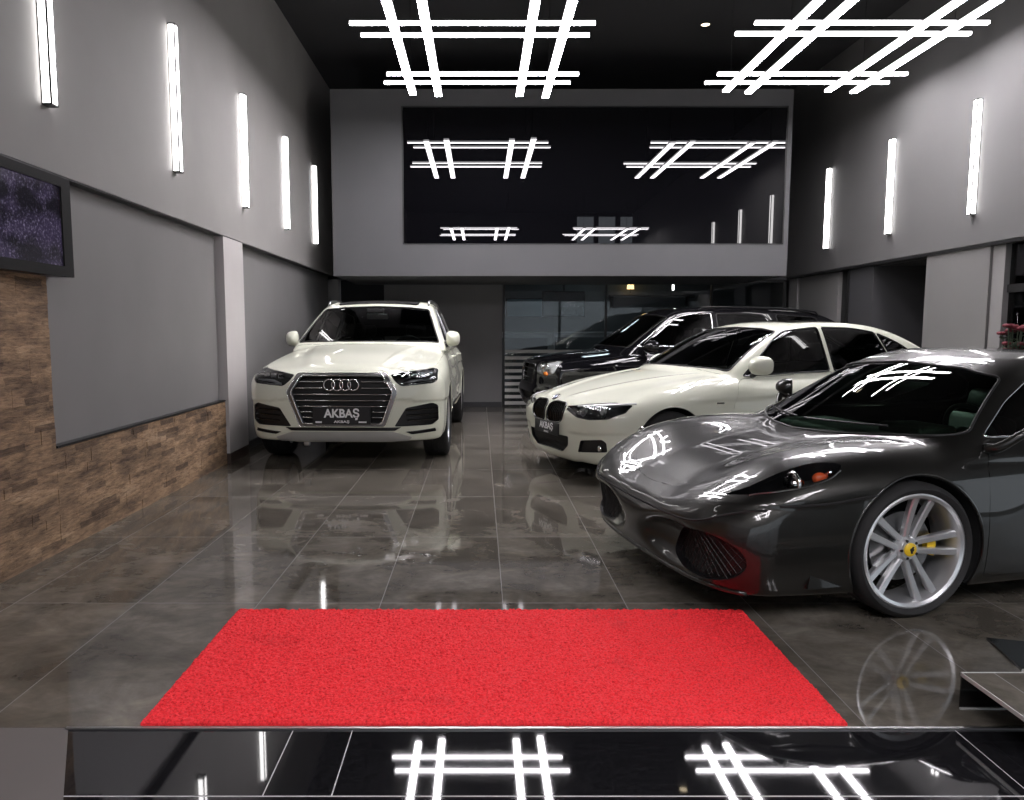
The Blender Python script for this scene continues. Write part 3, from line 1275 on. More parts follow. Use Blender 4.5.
    make_dash(root, 1.28, 1.66, .56, .78, .60, LEATHER)
    make_steering(root, 1.86, -.37, .76, BLACKP)
    m = MB()
    m.rbox(1.80, 1.84, -.09, .09, 1.035, 1.10, .015)
    m.tube([(1.80, 0, 1.08), (1.74, 0, 1.12)], .012, 6)
    m.build('interior_mirror', BLACKP, root, smooth=True)
    # wipers lying at the foot of the screen
    for (y0, y1) in ((.10, .58), (-.50, .02)):
        H = S.hit([(-2, y, .835 + .02 * abs(y)) for y in np.linspace(y0, y1, 10)], (1, 0, 0), tmax=5, n=260)
        MB().tube(H + np.array([-.012, 0, .006]), .006, 5).build('wiper', BLACKP, root)
    # sticker lettering at the top of the screen on its far side
    v, f = text_mesh('Sarıgazi', .052, .0, .0012)
    xs = [q.x for q in v]
    mid = (min(xs) + max(xs)) / 2
    O = [(-2.0, .32 - (q.x - mid), 1.082 + q.y - .06 * abs(.32 - (q.x - mid)) ** 2 * 3 + .02) for q in v]
    H = S.hit(O, (1, 0, 0), tmax=6, n=320)
    H = H + S.normal(H) * .002
    obj('windscreen_sticker', H, [t[::-1] for t in f], WHITE_L, wsn)
    return root


# ------------------------------------------------------------------ white saloon
def build_sedan():
    root = empty('sedan', (.61, 7.11, 0), radians(20.5),
                 'white saloon with twin black nose grilles parked behind the grey sports car', 'car')
    S = SEDAN
    c = Car(S, root, PAINT_WHITE, .021)
    nose = (1, 0, 0)
    ws = round_poly([(0, .60, .985), (0, .70, .965), (0, .545, 1.325), (0, .35, 1.355), (0, 0, 1.368), (0, -.35, 1.355), (0, -.545, 1.325), (0, -.70, .965), (0, -.60, .985), (0, -.3, 1.0), (0, 0, 1.005), (0, .3, 1.0)], .03)
    V, F = c.take(ws, nose, lim=lambda q: q.x < 2.6 and q.z > .93)
    wsn = c.shell('windscreen', V, F, GLASS_W, off=-.004)
    c.trim('windscreen_seal', ws, nose, .008, RUBBER_TRIM)
    win = [
        ('front', round_poly([(1.60, 0, .925), (1.80, 0, 1.07), (2.08, 0, 1.275), (2.22, 0, 1.335), (2.60, 0, 1.365), (2.60, 0, .955), (2.2, 0, .945)], [.02, .1, .1, .06, .02, .02, .2])),
        ('rear', round_poly([(2.66, 0, 1.366), (3.05, 0, 1.358), (3.32, 0, 1.318), (3.46, 0, .99), (2.66, 0, .956)], [.02, .1, .03, .02, .02])),
        ('quarter', round_poly([(3.355, 0, 1.308), (3.62, 0, 1.215), (3.84, 0, 1.085), (3.82, 0, 1.035), (3.495, 0, .995)], [.03, .1, .03, .03, .02])),
    ]
    for sd in (-1, 1):
        for nm, poly in win:
            V, F = c.take(poly, (0, -sd, 0), lim=lambda q: q.y * sd > .3)
            c.shell('side_window', V, F, GLASS_T, off=-.004)
            c.trim('window_trim', poly, (0, -sd, 0), .008, GLOSSB)
    V, F = c.take(round_poly([(3.55, -.48, 0), (4.12, -.52, 0), (4.12, .52, 0), (3.55, .48, 0)], .08), (0, 0, -1), lim=lambda q: q.z > 1.1)
    c.shell('rear_window', V, F, GLASS_T, off=-.003)
    V, F = c.take(round_poly([(2.45, -.42, 0), (3.15, -.42, 0), (3.15, .42, 0), (2.45, .42, 0)], .06), (0, 0, -1), lim=lambda q: q.z > 1.2)
    sr = c.shell('sunroof', V, F, GLOSSB, gap=.003, off=.004)
    # kidney grilles
    kid = round_poly([(0, -.022, .668), (0, -.022, .530), (0, -.06, .508), (0, -.25, .512), (0, -.305, .545), (0, -.325, .625), (0, -.30, .688), (0, -.10, .695)], .03)
    for sd, poly in ((-1, kid), (1, mir(kid))):
        V, F = c.take(poly, nose, lim=lambda q: q.x < .4)
        g = c.recess('grille', V, F, GLOSSB, d=nose, depth=.05, floor_mat=MESHB)
        c.trim('grille_surround', poly, nose, .009, GLOSSB, g)
        b = MB()
        for k in range(9):
            y = sd * (.045 + k * .034)
            H = bar_on_front(S, [(y, .675), (y, .6), (y, .525)], -.012)
            if not np.isnan(H).any():
                b.tube(H, .006, 5)
        b.build('grille_bars', GLOSSB, g)
    # headlamps
    hl = round_poly([(0, -.335, .668), (0, -.56, .704), (0, -.70, .722), (0, -.825, .704), (0, -.85, .640), (0, -.80, .588), (0, -.66, .574), (0, -.52, .584), (0, -.44, .612), (0, -.345, .640)], .015)
    for sd, poly in ((-1, hl), (1, mir(hl))):
        V, F = c.take(poly, (.9, -.25 * sd, 0) if False else nose, facing=.02, lim=lambda q: q.x < .9)
        lamp = c.shell('headlamp', V, F, GLASS_L, off=0, gap=.003)
        c.recess('lamp_housing', V, F, BLACKP, lamp, d=(.9, -.3 * sd, 0), depth=.07)
        for yy in (.53, .70):
            p = on_surface(S, sd * yy, .640)
            mb = MB()
            dx = .034 if yy < .6 else .062
            mb.torus((p[0] + dx, p[1], p[2]), .043, .008, 'x', 24, 6)
            mb.build('daylight_ring', SATIN, lamp, smooth=True)
            MB().sphere((p[0] + dx + .022, p[1] - sd * .012, p[2]), .034).build('projector_lamp', LAMP_W, lamp, smooth=True)
        mb = MB()
        H = bar_on_front(S, [(sd * y, .672 + (y - .45) * .11) for y in np.linspace(.46, .82, 12)], -.012)
        mb.tube(H, .011, 6)
        mb.build('lamp_brow', LAMP_W, lamp)
    # fog lamp openings and lower grille
    fog = round_poly([(0, -.555, .388), (0, -.76, .415), (0, -.785, .39), (0, -.785, .308), (0, -.50, .276)], .015)
    for sd, poly in ((-1, fog), (1, mir(fog))):
        V, F = c.take(poly, nose, lim=lambda q: q.x < .5)
        g = c.recess('fog_lamp_opening', V, F, BLACKP, d=nose, depth=.03)
        p = on_surface(S, sd * .73, .335)
        MB().sphere((p[0] + .01, p[1], p[2]), .03, sc=(.6, 1, 1)).build('fog_lamp', CHROME, g, smooth=True)
    low = round_poly([(0, .40, .405), (0, .385, .32), (0, .27, .250), (0, -.27, .250), (0, -.385, .32), (0, -.40, .405)], .02)
    V, F = c.take(low, nose, lim=lambda q: q.x < .4)
    g = c.recess('lower_grille', V, F, BLACKP, d=nose, depth=.03, floor_mat=MESHB)
    # roundel
    p = on_surface(S, 0, .722)
    n = S.normal(np.array([p]))[0]
    Mx = Matrix.Translation(Vector(p) + Vector(n) * .002) @ Vector(n).to_track_quat('Z', 'Y').to_matrix().to_4x4()

    def disc(r0, r1, a0, a1, h):
        N = 12
        pts = [(r1 * cos(a), r1 * sin(a)) for a in np.linspace(a0, a1, N)]
        pts += [(r0 * cos(a), r0 * sin(a)) for a in np.linspace(a1, a0, N)] if r0 else [(0, 0)]
        return pts, h
    em = MB().lathe([(0, .004), (.040, .004), (.042, 0), (.042, -.006)], 32, 'z')
    em.v = [Mx @ Vector(q) for q in em.v]
    em = em.build('badge', BLACKP, root, smooth=True, sharp=40)
    for k in range(4):
        q, h = disc(0, .025, k * pi / 2, (k + 1) * pi / 2, .0)
        MB().prism(q, .004, .0055, 'z', M=Mx).build('badge_quarter', BLUE_E if k % 2 else WHITE_L, em)
    rg = MB().torus((0, 0, .004), .041, .002, 'z', 28, 6)
    rg.v = [Mx @ Vector(q) for q in rg.v]
    rg.build('badge_ring', CHROME, em, smooth=True)
    # panels
    bon = catmull([(.12, 0, 0), (.16, -.30, 0), (.24, -.50, 0), (.42, -.66, 0), (.70, -.765, 0), (1.1, -.79, 0), (1.42, -.76, 0), (1.36, -.5, 0), (1.29, 0, 0), (1.36, .5, 0), (1.42, .76, 0), (1.1, .79, 0), (.70, .765, 0), (.42, .66, 0), (.24, .50, 0), (.16, .30, 0)], 3)
    V, F = c.take(bon, (0, 0, -1), facing=.3, lim=lambda q: q.x < 1.5)
    c.shell('bonnet', V, F, PAINT_WHITE, gap=.0035, skirt=.012)
    fd = round_poly([(1.50, 0, .86), (1.42, 0, .66), (1.42, 0, .26), (2.58, 0, .26), (2.63, 0, .95), (2.2, 0, .932), (1.58, 0, .905)], .03)
    rd = round_poly([(2.64, 0, .95), (2.60, 0, .26), (3.22, 0, .26), (3.45, 0, .60), (3.60, 0, .80), (3.56, 0, .975)], .03)
    for sd in (-1, 1):
        for poly in (fd, rd):
            V, F = c.take(poly, (0, -sd, 0), facing=.02, lim=lambda q: q.y * sd > .45)
            dr = c.shell('door', V, F, PAINT_WHITE, gap=.004, skirt=.012)
            x = 2.42 if poly is fd else 3.38
            H = S.hit([(x + t, sd * 2, .80 + .012 * t) for t in (-.10, -.05, 0, .05, .10)], (0, -sd, 0), tmax=3)
            off = np.array([0, .012, .026, .026, .012])[:, None] * np.array([0, sd, 0])
            MB().tube(H + off, .012, 8).build('door_handle', PAINT_WHITE, dr, smooth=True)
        c.arch(.78, .325, .362, sd, LINING, PAINT_WHITE, y_in=.56)
        c.arch(3.59, .325, .362, sd, LINING, PAINT_WHITE, y_in=.56)
        make_mirror(root, (1.67, sd * .945, 1.025) if sd < 0 else (1.80, .865, 1.0), sd, PAINT_WHITE, MIRROR, (1.66, sd * .82, .93) if sd < 0 else (1.74, .80, .93), size=(.13, .095, .085) if sd < 0 else (.13, .06, .08), dark=BLACKP)
        b = S.hit([(1.28, sd * 2, .70)], (0, -sd, 0), tmax=3)[0]
        MB().rbox(b[0] - .04, b[0] + .04, b[1] - .004, b[1] + .004, b[2] - .008, b[2] + .008, .003).build('wing_badge', CHROME, root)
    c.finish(LINING)
    wm = wheel_mats(DARKALLOY, BLACKP, BLACKP)
    for (x, y, fl) in ((.78, -.775, False), (.78, .775, True), (3.59, -.775, False), (3.59, .775, True)):
        make_wheel(root, (x, y, .322), .322, .235, .228, 'double', fl, wm, rot=radians(9))
    for sd in (-1, 1):
        make_seat(root, 2.35, sd * .37, .38, LEATHER, 1.0)
        make_seat(root, 3.20, sd * .37, .40, LEATHER, .95)
    make_dash(root, 1.40, 1.80, .70, .93, .68, LEATHER)
    make_steering(root, 1.98, -.37, .90, BLACKP)
    m = MB()
    m.rbox(2.02, 2.05, -.11, .11, 1.235, 1.30, .012)
    m.tube([(2.02, 0, 1.28), (1.98, 0, 1.335)], .012, 6)
    m.build('interior_mirror', BLACKP, root, smooth=True)
    pl = plate(root, S, -.07, .455, .50, .115, -.022, [('AKBAŞ', .085, 0, .012, .0018, .28), ('AKBAŞ', .022, 0, -.042, .0004, .10)], CM)
    st = MB().rbox(-.014, .02, -.20, .10, .42, .49, .004, 2).build('plate_holder', BLACKP, root)
    # tow eye under the bumper
    MB().rbox(.30, .36, -.62, -.56, .155, .185, .008).build('jacking_pad', SATIN, root)
    return root


# ------------------------------------------------------------------ white off-roader with the big single grille
def build_suv():
    root = empty('suv', (-1.330, 7.37, 0), radians(88.7),
                 'large white off-roader parked nose out by the left wall, four chrome rings on its grille', 'car', None, 1.01)
    S = SUV
    c = Car(S, root, PAINT_WHITE, .022)
    nose = (1, 0, 0)
    ws = round_poly([(0, .72, 1.190), (0, .81, 1.180), (0, .635, 1.575), (0, .40, 1.600), (0, 0, 1.612), (0, -.40, 1.600), (0, -.635, 1.575), (0, -.81, 1.180), (0, -.72, 1.190), (0, -.3, 1.198), (0, 0, 1.20), (0, .3, 1.198)], .03)
    V, F = c.take(ws, nose, lim=lambda q: q.x < 2.8 and q.z > 1.15)
    c.shell('windscreen', V, F, GLASS_W, off=-.004)
    c.trim('windscreen_seal', ws, nose, .009, RUBBER_TRIM)
    win = [round_poly([(1.80, 0, 1.195), (2.10, 0, 1.39), (2.38, 0, 1.535), (2.62, 0, 1.585), (2.62, 0, 1.195)], [.02, .1, .1, .04, .02]),
           round_poly([(2.70, 0, 1.59), (3.62, 0, 1.575), (3.70, 0, 1.195), (2.70, 0, 1.195)], .03),
           round_poly([(3.70, 0, 1.57), (4.20, 0, 1.53), (4.52, 0, 1.40), (4.50, 0, 1.22), (3.78, 0, 1.195)], .04)]
    for sd in (-1, 1):
        for poly in win:
            V, F = c.take(poly, (0, -sd, 0), lim=lambda q: q.y * sd > .3)
            c.shell('side_window', V, F, GLASS_T, off=-.004)
            c.trim('window_trim', poly, (0, -sd, 0), .009, SATIN)
    V, F = c.take(round_poly([(2.35, -.50, 0), (3.75, -.50, 0), (3.75, .50, 0), (2.35, .50, 0)], .06), (0, 0, -1), lim=lambda q: q.z > 1.5)
    c.shell('panorama_roof', V, F, GLOSSB, gap=.003, off=.004)
    # grille: frame, dark hollow, bars, rings
    gi = round_poly([(0, .390, .888), (0, .488, .738), (0, .378, .436), (0, -.378, .436), (0, -.488, .738), (0, -.390, .888)], .02)
    go = round_poly([(0, .425, .910), (0, .530, .739), (0, .408, .412), (0, -.408, .412), (0, -.530, .739), (0, -.425, .910)], .025)
    V, F = c.take(gi, nose, lim=lambda q: q.x < .4)
    g = c.recess('grille', V, F, BLACKP, d=nose, depth=.06, floor_mat=MESHB)
    V, F = c.take(go, nose, lim=lambda q: q.x < .4)
    fr = c.shell('grille_frame', V, F, FRAME_M, g, off=.012, skirt=.03)
    fr['label'] = 'satin silver frame'
    for poly, r in ((gi, .008), (go, .004)):
        c.trim('grille_frame_edge', poly, nose, r, CHROME, g, lift=.012)

    def half(z):
        return .488 - (z - .738) * .098 / .150 - .006 if z > .738 else .488 - (.738 - z) * .110 / .302 - .006
    for z in (.838, .777, .716, .658, .602):
        w = half(z)
        segs = [(-w, w)] if z < .75 else [(-w, -.185), (.185, w)]
        for a, b in segs:
            for dz in (0,):
                H = bar_on_front(S, [(y, z + dz) for y in np.linspace(a, b, 15)], -.008)
                MB().tube(H, .0052, 6).build('grille_bar', CHROME, g, smooth=True)
    for z in (.548, .495):
        w = half(z)
        for a, b in ((-w, -.285), (.285, w)):
            H = bar_on_front(S, [(y, z) for y in np.linspace(a, b, 8)], -.008)
            MB().tube(H, .0065, 6).build('grille_bar', CHROME, g, smooth=True)
    ring = MB()
    x0 = on_surface(S, 0, .81)[0] - .012
    for k in range(4):
        ring.torus((x0 - .002 * (k % 2), (k - 1.5) * .076, .808), .052, .0065, 'x', 40, 8)
    ring.build('badge_rings', CHROME, g, smooth=True)
    plate(root, S, 0.0, .512, .55, .165, on_surface(S, 0, .5)[0] - .02,
          [('AKBAŞ', .112, 0, .022, .0033, .34), ('AKBAŞ', .032, .0, -.055, .0008, .15), (None, .016, .22, -.058, 0, .06), (None, .014, -.20, -.058, 0, .075)], CM)
    # headlamps
    hl = round_poly([(0, -.46, .902), (0, -.60, .928), (0, -.84, .955), (0, -.893, .936), (0, -.90, .842), (0, -.86, .815), (0, -.565, .794), (0, -.50, .845)], .018)
    for sd, poly in ((-1, hl), (1, mir(hl))):
        V, F = c.take(poly, nose, facing=.02, lim=lambda q: q.x < .9)
        lamp = c.shell('headlamp', V, F, GLASS_L, off=0, gap=.003)
        c.recess('lamp_housing', V, F, BLACKP, lamp, d=(.9, -.3 * sd, 0), depth=.08)
        for yy, zz in ((.60, .885), (.68, .893), (.755, .900), (.825, .905)):
            p = on_surface(S, sd * yy, zz)
            b = MB()
            b.rbox(p[0] + .02, p[0] + .06, p[1] - .03, p[1] + .03, p[2] - .022, p[2] + .022, .006, 2)
            b.build('lamp_module', CHROME, lamp)
        H = bar_on_front(S, [(sd * .59, .812), (sd * .66, .838), (sd * .74, .846), (sd * .84, .850)], -.018)
        MB().tube(H, [.012, .014, .012, .006], 6).build('daylight_strip', SATIN, lamp, smooth=True)
        H = bar_on_front(S, [(sd * .58, .808), (sd * .70, .816), (sd * .84, .832)], -.012)
        MB().tube(H, .005, 6).build('lamp_lower_trim', SATIN, lamp, smooth=True)
    # bumper corner vents
    vt = round_poly([(0, -.495, .405), (0, -.608, .586), (0, -.85, .628), (0, -.905, .60), (0, -.908, .455), (0, -.85, .412)], .02)
    for sd, poly in ((-1, vt), (1, mir(vt))):
        V, F = c.take(poly, nose, facing=.02, lim=lambda q: q.x < .9)
        g2 = c.recess('bumper_vent', V, F, BLACKP, d=(.9, -.25 * sd, 0), depth=.035)
        for z in (.46, .51, .56):
            H = bar_on_front(S, [(sd * y, z + .03 * (y - .6)) for y in np.linspace(.62 - (z - .46) * .2, .90, 10)], -.012)
            H = H[~np.isnan(H[:, 0])]
            MB().tube(H, .007, 5).build('vent_slat', GLOSSB, g2)
        lo = round_poly([(0, sd * .60, .352), (0, sd * .875, .378), (0, sd * .885, .345), (0, sd * .66, .325)], .008)
        V, F = c.take(lo, nose, facing=.02, lim=lambda q: q.x < .9)
        c.recess('bumper_slot', V, F, BLACKP, d=nose, depth=.03)
    lw = round_poly([(0, .56, .398), (0, .50, .364), (0, -.50, .364), (0, -.56, .398)], .006)
    V, F = c.take(lw, nose, lim=lambda q: q.x < .5)
    c.recess('lower_grille', V, F, BLACKP, d=nose, depth=.03)
    sk = round_poly([(0, .48, .358), (0, .66, .300), (0, .62, .262), (0, -.62, .262), (0, -.66, .300), (0, -.48, .358)], .012)
    V, F = c.take(sk, nose, lim=lambda q: q.x < .6)
    sp = c.shell('skid_plate', V, F, mat('light_grey_paint', (.42, .42, .40), .35, .3), off=.006, skirt=.02)
    sp['label'] = 'satin grey chin plate'
    # panels
    bon = catmull([(.09, 0, 0), (.11, -.40, 0), (.17, -.62, 0), (.36, -.80, 0), (.60, -.865, 0), (1.0, -.875, 0), (1.45, -.87, 0), (1.55, -.80, 0), (1.47, -.5, 0), (1.40, 0, 0), (1.47, .5, 0), (1.55, .80, 0), (1.45, .87, 0), (1.0, .875, 0), (.60, .865, 0), (.36, .80, 0), (.17, .62, 0), (.11, .40, 0)], 3)
    V, F = c.take(bon, (0, 0, -1), facing=.3, lim=lambda q: q.x < 1.7 and q.z > .9)
    c.shell('bonnet', V, F, PAINT_WHITE, gap=.004, skirt=.012)
    fd = round_poly([(1.62, 0, 1.10), (1.55, 0, .75), (1.55, 0, .455), (2.64, 0, .455), (2.68, 0, 1.18), (1.72, 0, 1.18)], .03)
    rd = round_poly([(2.70, 0, 1.18), (2.66, 0, .455), (3.42, 0, .455), (3.70, 0, .75), (3.74, 0, 1.18)], .03)
    for sd in (-1, 1):
        for poly in (fd, rd):
            V, F = c.take(poly, (0, -sd, 0), facing=.02, lim=lambda q: q.y * sd > .45)
            dr = c.shell('door', V, F, PAINT_WHITE, gap=.004, skirt=.012)
            x = 2.46 if poly is fd else 3.52
            H = S.hit([(x + t, sd * 2, 1.0) for t in (-.11, -.05, 0, .05, .11)], (0, -sd, 0), tmax=3)
            off = np.array([0, .014, .032, .032, .014])[:, None] * np.array([0, sd, 0])
            MB().tube(H + off, .014, 8).build('door_handle', PAINT_WHITE, dr, smooth=True)
        cl = round_poly([(1.38, 0, .44), (3.46, 0, .44), (3.46, 0, .20), (1.38, 0, .20)], .02)
        V, F = c.take(cl, (0, -sd, 0), facing=.02, lim=lambda q: q.y * sd > .45)
        c.shell('sill_cladding', V, F, BLACKP, gap=.002)
        c.arch(.92, .375, .415, sd, LINING, PAINT_WHITE, y_in=.60)
        c.arch(3.91, .375, .415, sd, LINING, PAINT_WHITE, y_in=.60)
        make_mirror(root, (1.88, sd * .955, 1.225), sd, PAINT_WHITE, MIRROR, (1.82, sd * .86, 1.14), size=(.14, .082, .090), dark=BLACKP)
        H = S.hit([(x, sd * 2, .448) for x in np.linspace(1.45, 3.40, 20)], (0, -sd, 0), tmax=3)
        MB().tube(H + np.array([0, sd * .004, 0]), .014, 6).build('sill_trim', CHROME, root, smooth=True)
        H = [(x, sd * (.625 - .012 * (x - 3) ** 2), float(S.roof(x)) - .012) for x in np.linspace(2.45, 4.55, 16)]
        H = [(H[0][0] - .04, H[0][1], H[0][2] - .04)] + H + [(H[-1][0] + .04, H[-1][1], H[-1][2] - .05)]
        MB().tube(H, .016, 8).build('roof_rail', SATIN, root, smooth=True)
    c.finish(LINING)
    wm = wheel_mats(ALLOY, BLACKP, BLACKP)
    for (x, y, fl) in ((.92, -.84, False), (.92, .84, True), (3.91, -.84, False), (3.91, .84, True)):
        make_wheel(root, (x, y, .375), .375, .26, .265, 'ten', fl, wm)
    for sd in (-1, 1):
        make_seat(root, 2.55, sd * .40, .58, LEATHER, 1.0)
        make_seat(root, 3.50, sd * .40, .60, LEATHER, .95)
    make_dash(root, 1.55, 1.95, .90, 1.13, .76, LEATHER)
    make_steering(root, 2.14, -.40, 1.08, BLACKP)
    m = MB()
    m.rbox(2.26, 2.29, -.13, .13, 1.46, 1.53, .012)
    m.tube([(2.26, 0, 1.51), (2.20, 0, 1.57)], .014, 6)
    m.build('interior_mirror', SATIN, root, smooth=True)
    m = MB().rbox(2.10, 2.20, -.10, .10, 1.535, 1.585, .012).build('mirror_sensor_housing', BLACKP, root)
    # small front support seen under the bumper
    MB().rbox(.34, .40, .40, .46, .17, .26, .01).build('tow_eye', SATIN, root)
    return root


# ------------------------------------------------------------------ black off-roader at the back
def build_bigsuv():
    root = empty('suv', (.66, 11.12, 0), radians(9.0),
                 'glossy black off-roader with orange corner lamps behind the white saloon', 'car', None, .96)
    S = BIGSUV
    c = Car(S, root, PAINT_BLACK, .024)
    nose = (1, 0, 0)
    ws = round_poly([(0, .68, 1.155), (0, .775, 1.145), (0, .645, 1.585), (0, .40, 1.615), (0, 0, 1.63), (0, -.40, 1.615), (0, -.645, 1.585), (0, -.775, 1.145), (0, -.68, 1.155), (0, -.3, 1.165), (0, 0, 1.17), (0, .3, 1.165)], .03)
    V, F = c.take(ws, nose, lim=lambda q: q.x < 2.8 and q.z > 1.12)
    c.shell('windscreen', V, F, GLASS_W, off=-.004)
    c.trim('windscreen_seal', ws, nose, .008, RUBBER_TRIM)
    win = [round_poly([(1.45, 0, 1.165), (1.73, 0, 1.375), (2.02, 0, 1.56), (2.30, 0, 1.625), (2.62, 0, 1.635), (2.62, 0, 1.165)], [.02, .1, .1, .04, .02, .02]),
           round_poly([(2.70, 0, 1.635), (3.50, 0, 1.62), (3.62, 0, 1.35), (3.55, 0, 1.165), (2.70, 0, 1.165)], [.03, .12, .1, .03, .03]),
           round_poly([(3.64, 0, 1.625), (4.30, 0, 1.58), (4.45, 0, 1.25), (3.74, 0, 1.18)], .05)]
    for sd in (-1, 1):
        for poly in win:
            V, F = c.take(poly, (0, -sd, 0), lim=lambda q: q.y * sd > .3)
            c.shell('side_window', V, F, GLASS_T, off=-.004)
            c.trim('window_trim', poly, (0, -sd, 0), .008, CHROME if poly is win[0] else RUBBER_TRIM)
    gr = round_poly([(0, .33, .905), (0, .36, .80), (0, .28, .62), (0, -.28, .62), (0, -.36, .80), (0, -.33, .905)], .03)
    V, F = c.take(gr, nose, lim=lambda q: q.x < .5)
    g = c.recess('grille', V, F, GLOSSB, d=nose, depth=.05, floor_mat=MESHB)
    c.trim('grille_frame', gr, nose, .012, GLOSSB, g)
    for z in (.84, .77, .70):
        H = bar_on_front(S, [(y, z) for y in np.linspace(-.32 + (.8 - z) * .2, .32 - (.8 - z) * .2, 14)], -.004)
        MB().tube(H, .013, 6).build('grille_bar', GLOSSB, g, smooth=True)
    hl = round_poly([(0, -.43, .86), (0, -.48, .945), (0, -.70, .965), (0, -.82, .95), (0, -.875, .90), (0, -.865, .79), (0, -.76, .755), (0, -.47, .79)], .03)
    for sd, poly in ((-1, hl), (1, mir(hl))):
        V, F = c.take(poly, nose, facing=.02, lim=lambda q: q.x < .9)
        lamp = c.shell('headlamp', V, F, GLASS_L, off=0, gap=.003)
        c.recess('lamp_housing', V, F, SATIN, lamp, d=(.9, -.3 * sd, 0), depth=.07, floor_mat=mat('lamp_reflector', (.75, .75, .74), .3, .3))
        for yy in (.55, .70):
            p = on_surface(S, sd * yy, .865)
            MB().torus((p[0] + .02, p[1], p[2]), .05, .012, 'x', 24, 6).sphere((p[0] + .05, p[1], p[2]), .04).build('projector_lamp', CHROME, lamp, smooth=True)
        p = on_surface(S, sd * .70, .775)
        MB().sphere((p[0] + .03, p[1], p[2]), .05, sc=(.6, 2.0, .7)).build('turn_lamp', AMBER, lamp, smooth=True)
    low = round_poly([(0, .40, .50), (0, .36, .38), (0, -.36, .38), (0, -.40, .50)], .02)
    V, F = c.take(low, nose, lim=lambda q: q.x < .4)
    c.recess('lower_grille', V, F, BLACKP, d=nose, depth=.04, floor_mat=MESHB)
    for sd in (-1, 1):
        p = on_surface(S, sd * .66, .46)
        MB().torus((p[0] - .002, p[1], p[2]), .045, .01, 'x', 20, 6).sphere((p[0] + .012, p[1], p[2]), .04, sc=(.4, 1, 1)).build('fog_lamp', SATIN, root, smooth=True)
        fd = round_poly([(1.40, 0, 1.06), (1.38, 0, .72), (1.38, 0, .40), (2.62, 0, .40), (2.67, 0, 1.15), (1.44, 0, 1.15)], .03)
        rd = round_poly([(2.69, 0, 1.15), (2.64, 0, .40), (3.35, 0, .40), (3.58, 0, .75), (3.64, 0, 1.15)], .03)
        for poly in (fd, rd):
            V, F = c.take(poly, (0, -sd, 0), facing=.02, lim=lambda q: q.y * sd > .45)
            dr = c.shell('door', V, F, PAINT_BLACK, gap=.004, skirt=.012)
            x = 2.42 if poly is fd else 3.36
            H = S.hit([(x + t, sd * 2, .98) for t in (-.10, -.05, 0, .05, .10)], (0, -sd, 0), tmax=3)
            off = np.array([0, .014, .030, .030, .014])[:, None] * np.array([0, sd, 0])
            MB().tube(H + off, .013, 8).build('door_handle', PAINT_BLACK, dr, smooth=True)
        c.arch(.86, .37, .415, sd, LINING, PAINT_BLACK, y_in=.58)
        c.arch(3.77, .37, .415, sd, LINING, PAINT_BLACK, y_in=.58)
        make_mirror(root, (1.62, sd * 1.00, 1.16), sd, PAINT_BLACK, MIRROR, (1.54, sd * .88, 1.12), size=(.15, .105, .09), dark=BLACKP)
        H = [(x, sd * .62, float(S.roof(x)) - .01) for x in np.linspace(2.5, 4.3, 14)]
        H = [(H[0][0] - .05, H[0][1], H[0][2] - .05)] + H + [(H[-1][0] + .05, H[-1][1], H[-1][2] - .06)]
        MB().tube(H, .012, 8).build('roof_rail', BLACKP, root, smooth=True)
    bon = catmull([(.14, 0, 0), (.17, -.34, 0), (.30, -.62, 0), (.55, -.79, 0), (.95, -.82, 0), (1.20, -.83, 0), (1.22, -.5, 0), (1.14, 0, 0), (1.22, .5, 0), (1.20, .83, 0), (1.0, .82, 0), (.55, .79, 0), (.30, .62, 0), (.17, .34, 0)], 3)
    V, F = c.take(bon, (0, 0, -1), facing=.3, lim=lambda q: q.x < 1.7 and q.z > .9)
    c.shell('bonnet', V, F, PAINT_BLACK, gap=.004, skirt=.012)
    c.finish(LINING)
    wm = wheel_mats(ALLOY, BLACKP, BLACKP)
    for (x, y, fl) in ((.86, -.81, False), (.86, .81, True), (3.77, -.81, False), (3.77, .81, True)):
        make_wheel(root, (x, y, .37), .37, .24, .255, 'five', fl, wm)
    for sd in (-1, 1):
        make_seat(root, 2.50, sd * .38, .60, LEATHER, 1.0)
        make_seat(root, 3.35, sd * .38, .62, LEATHER, .95)
    make_dash(root, 1.35, 1.75, .88, 1.10, .74, LEATHER)
    make_steering(root, 1.95, -.38, 1.06, BLACKP)
    return root


build_sports()
build_sedan()
build_suv()
build_bigsuv()
# ------------------------------------------------------------------ the showroom
def tex_nodes(name):
    m, nt, b = node_mat(name)
    tc = nt.nodes.new('ShaderNodeTexCoord')
    return m, nt, b, tc


def noise(nt, vec, scale, detail=6, rough=.55, dist=0.0):
    n = nt.nodes.new('ShaderNodeTexNoise')
    n.inputs['Scale'].default_value = scale
    n.inputs['Detail'].default_value = detail
    n.inputs['Roughness'].default_value = rough
    n.inputs['Distortion'].default_value = dist
    nt.links.new(vec, n.inputs['Vector'])
    return n.outputs['Fac']


def ramp(nt, fac, stops):
    r = nt.nodes.new('ShaderNodeValToRGB')
    e = r.color_ramp.elements
    while len(e) < len(stops):
        e.new(.5)
    for q, (p, c) in zip(e, stops):
        q.position = p
        q.color = (*c, 1) if len(c) == 3 else c
    nt.links.new(fac, r.inputs[0])
    return r.outputs[0]


def mapping(nt, vec, scale=(1, 1, 1), loc=(0, 0, 0)):
    m = nt.nodes.new('ShaderNodeMapping')
    m.inputs['Scale'].default_value = scale
    m.inputs['Location'].default_value = loc
    nt.links.new(vec, m.inputs['Vector'])
    return m.outputs[0]


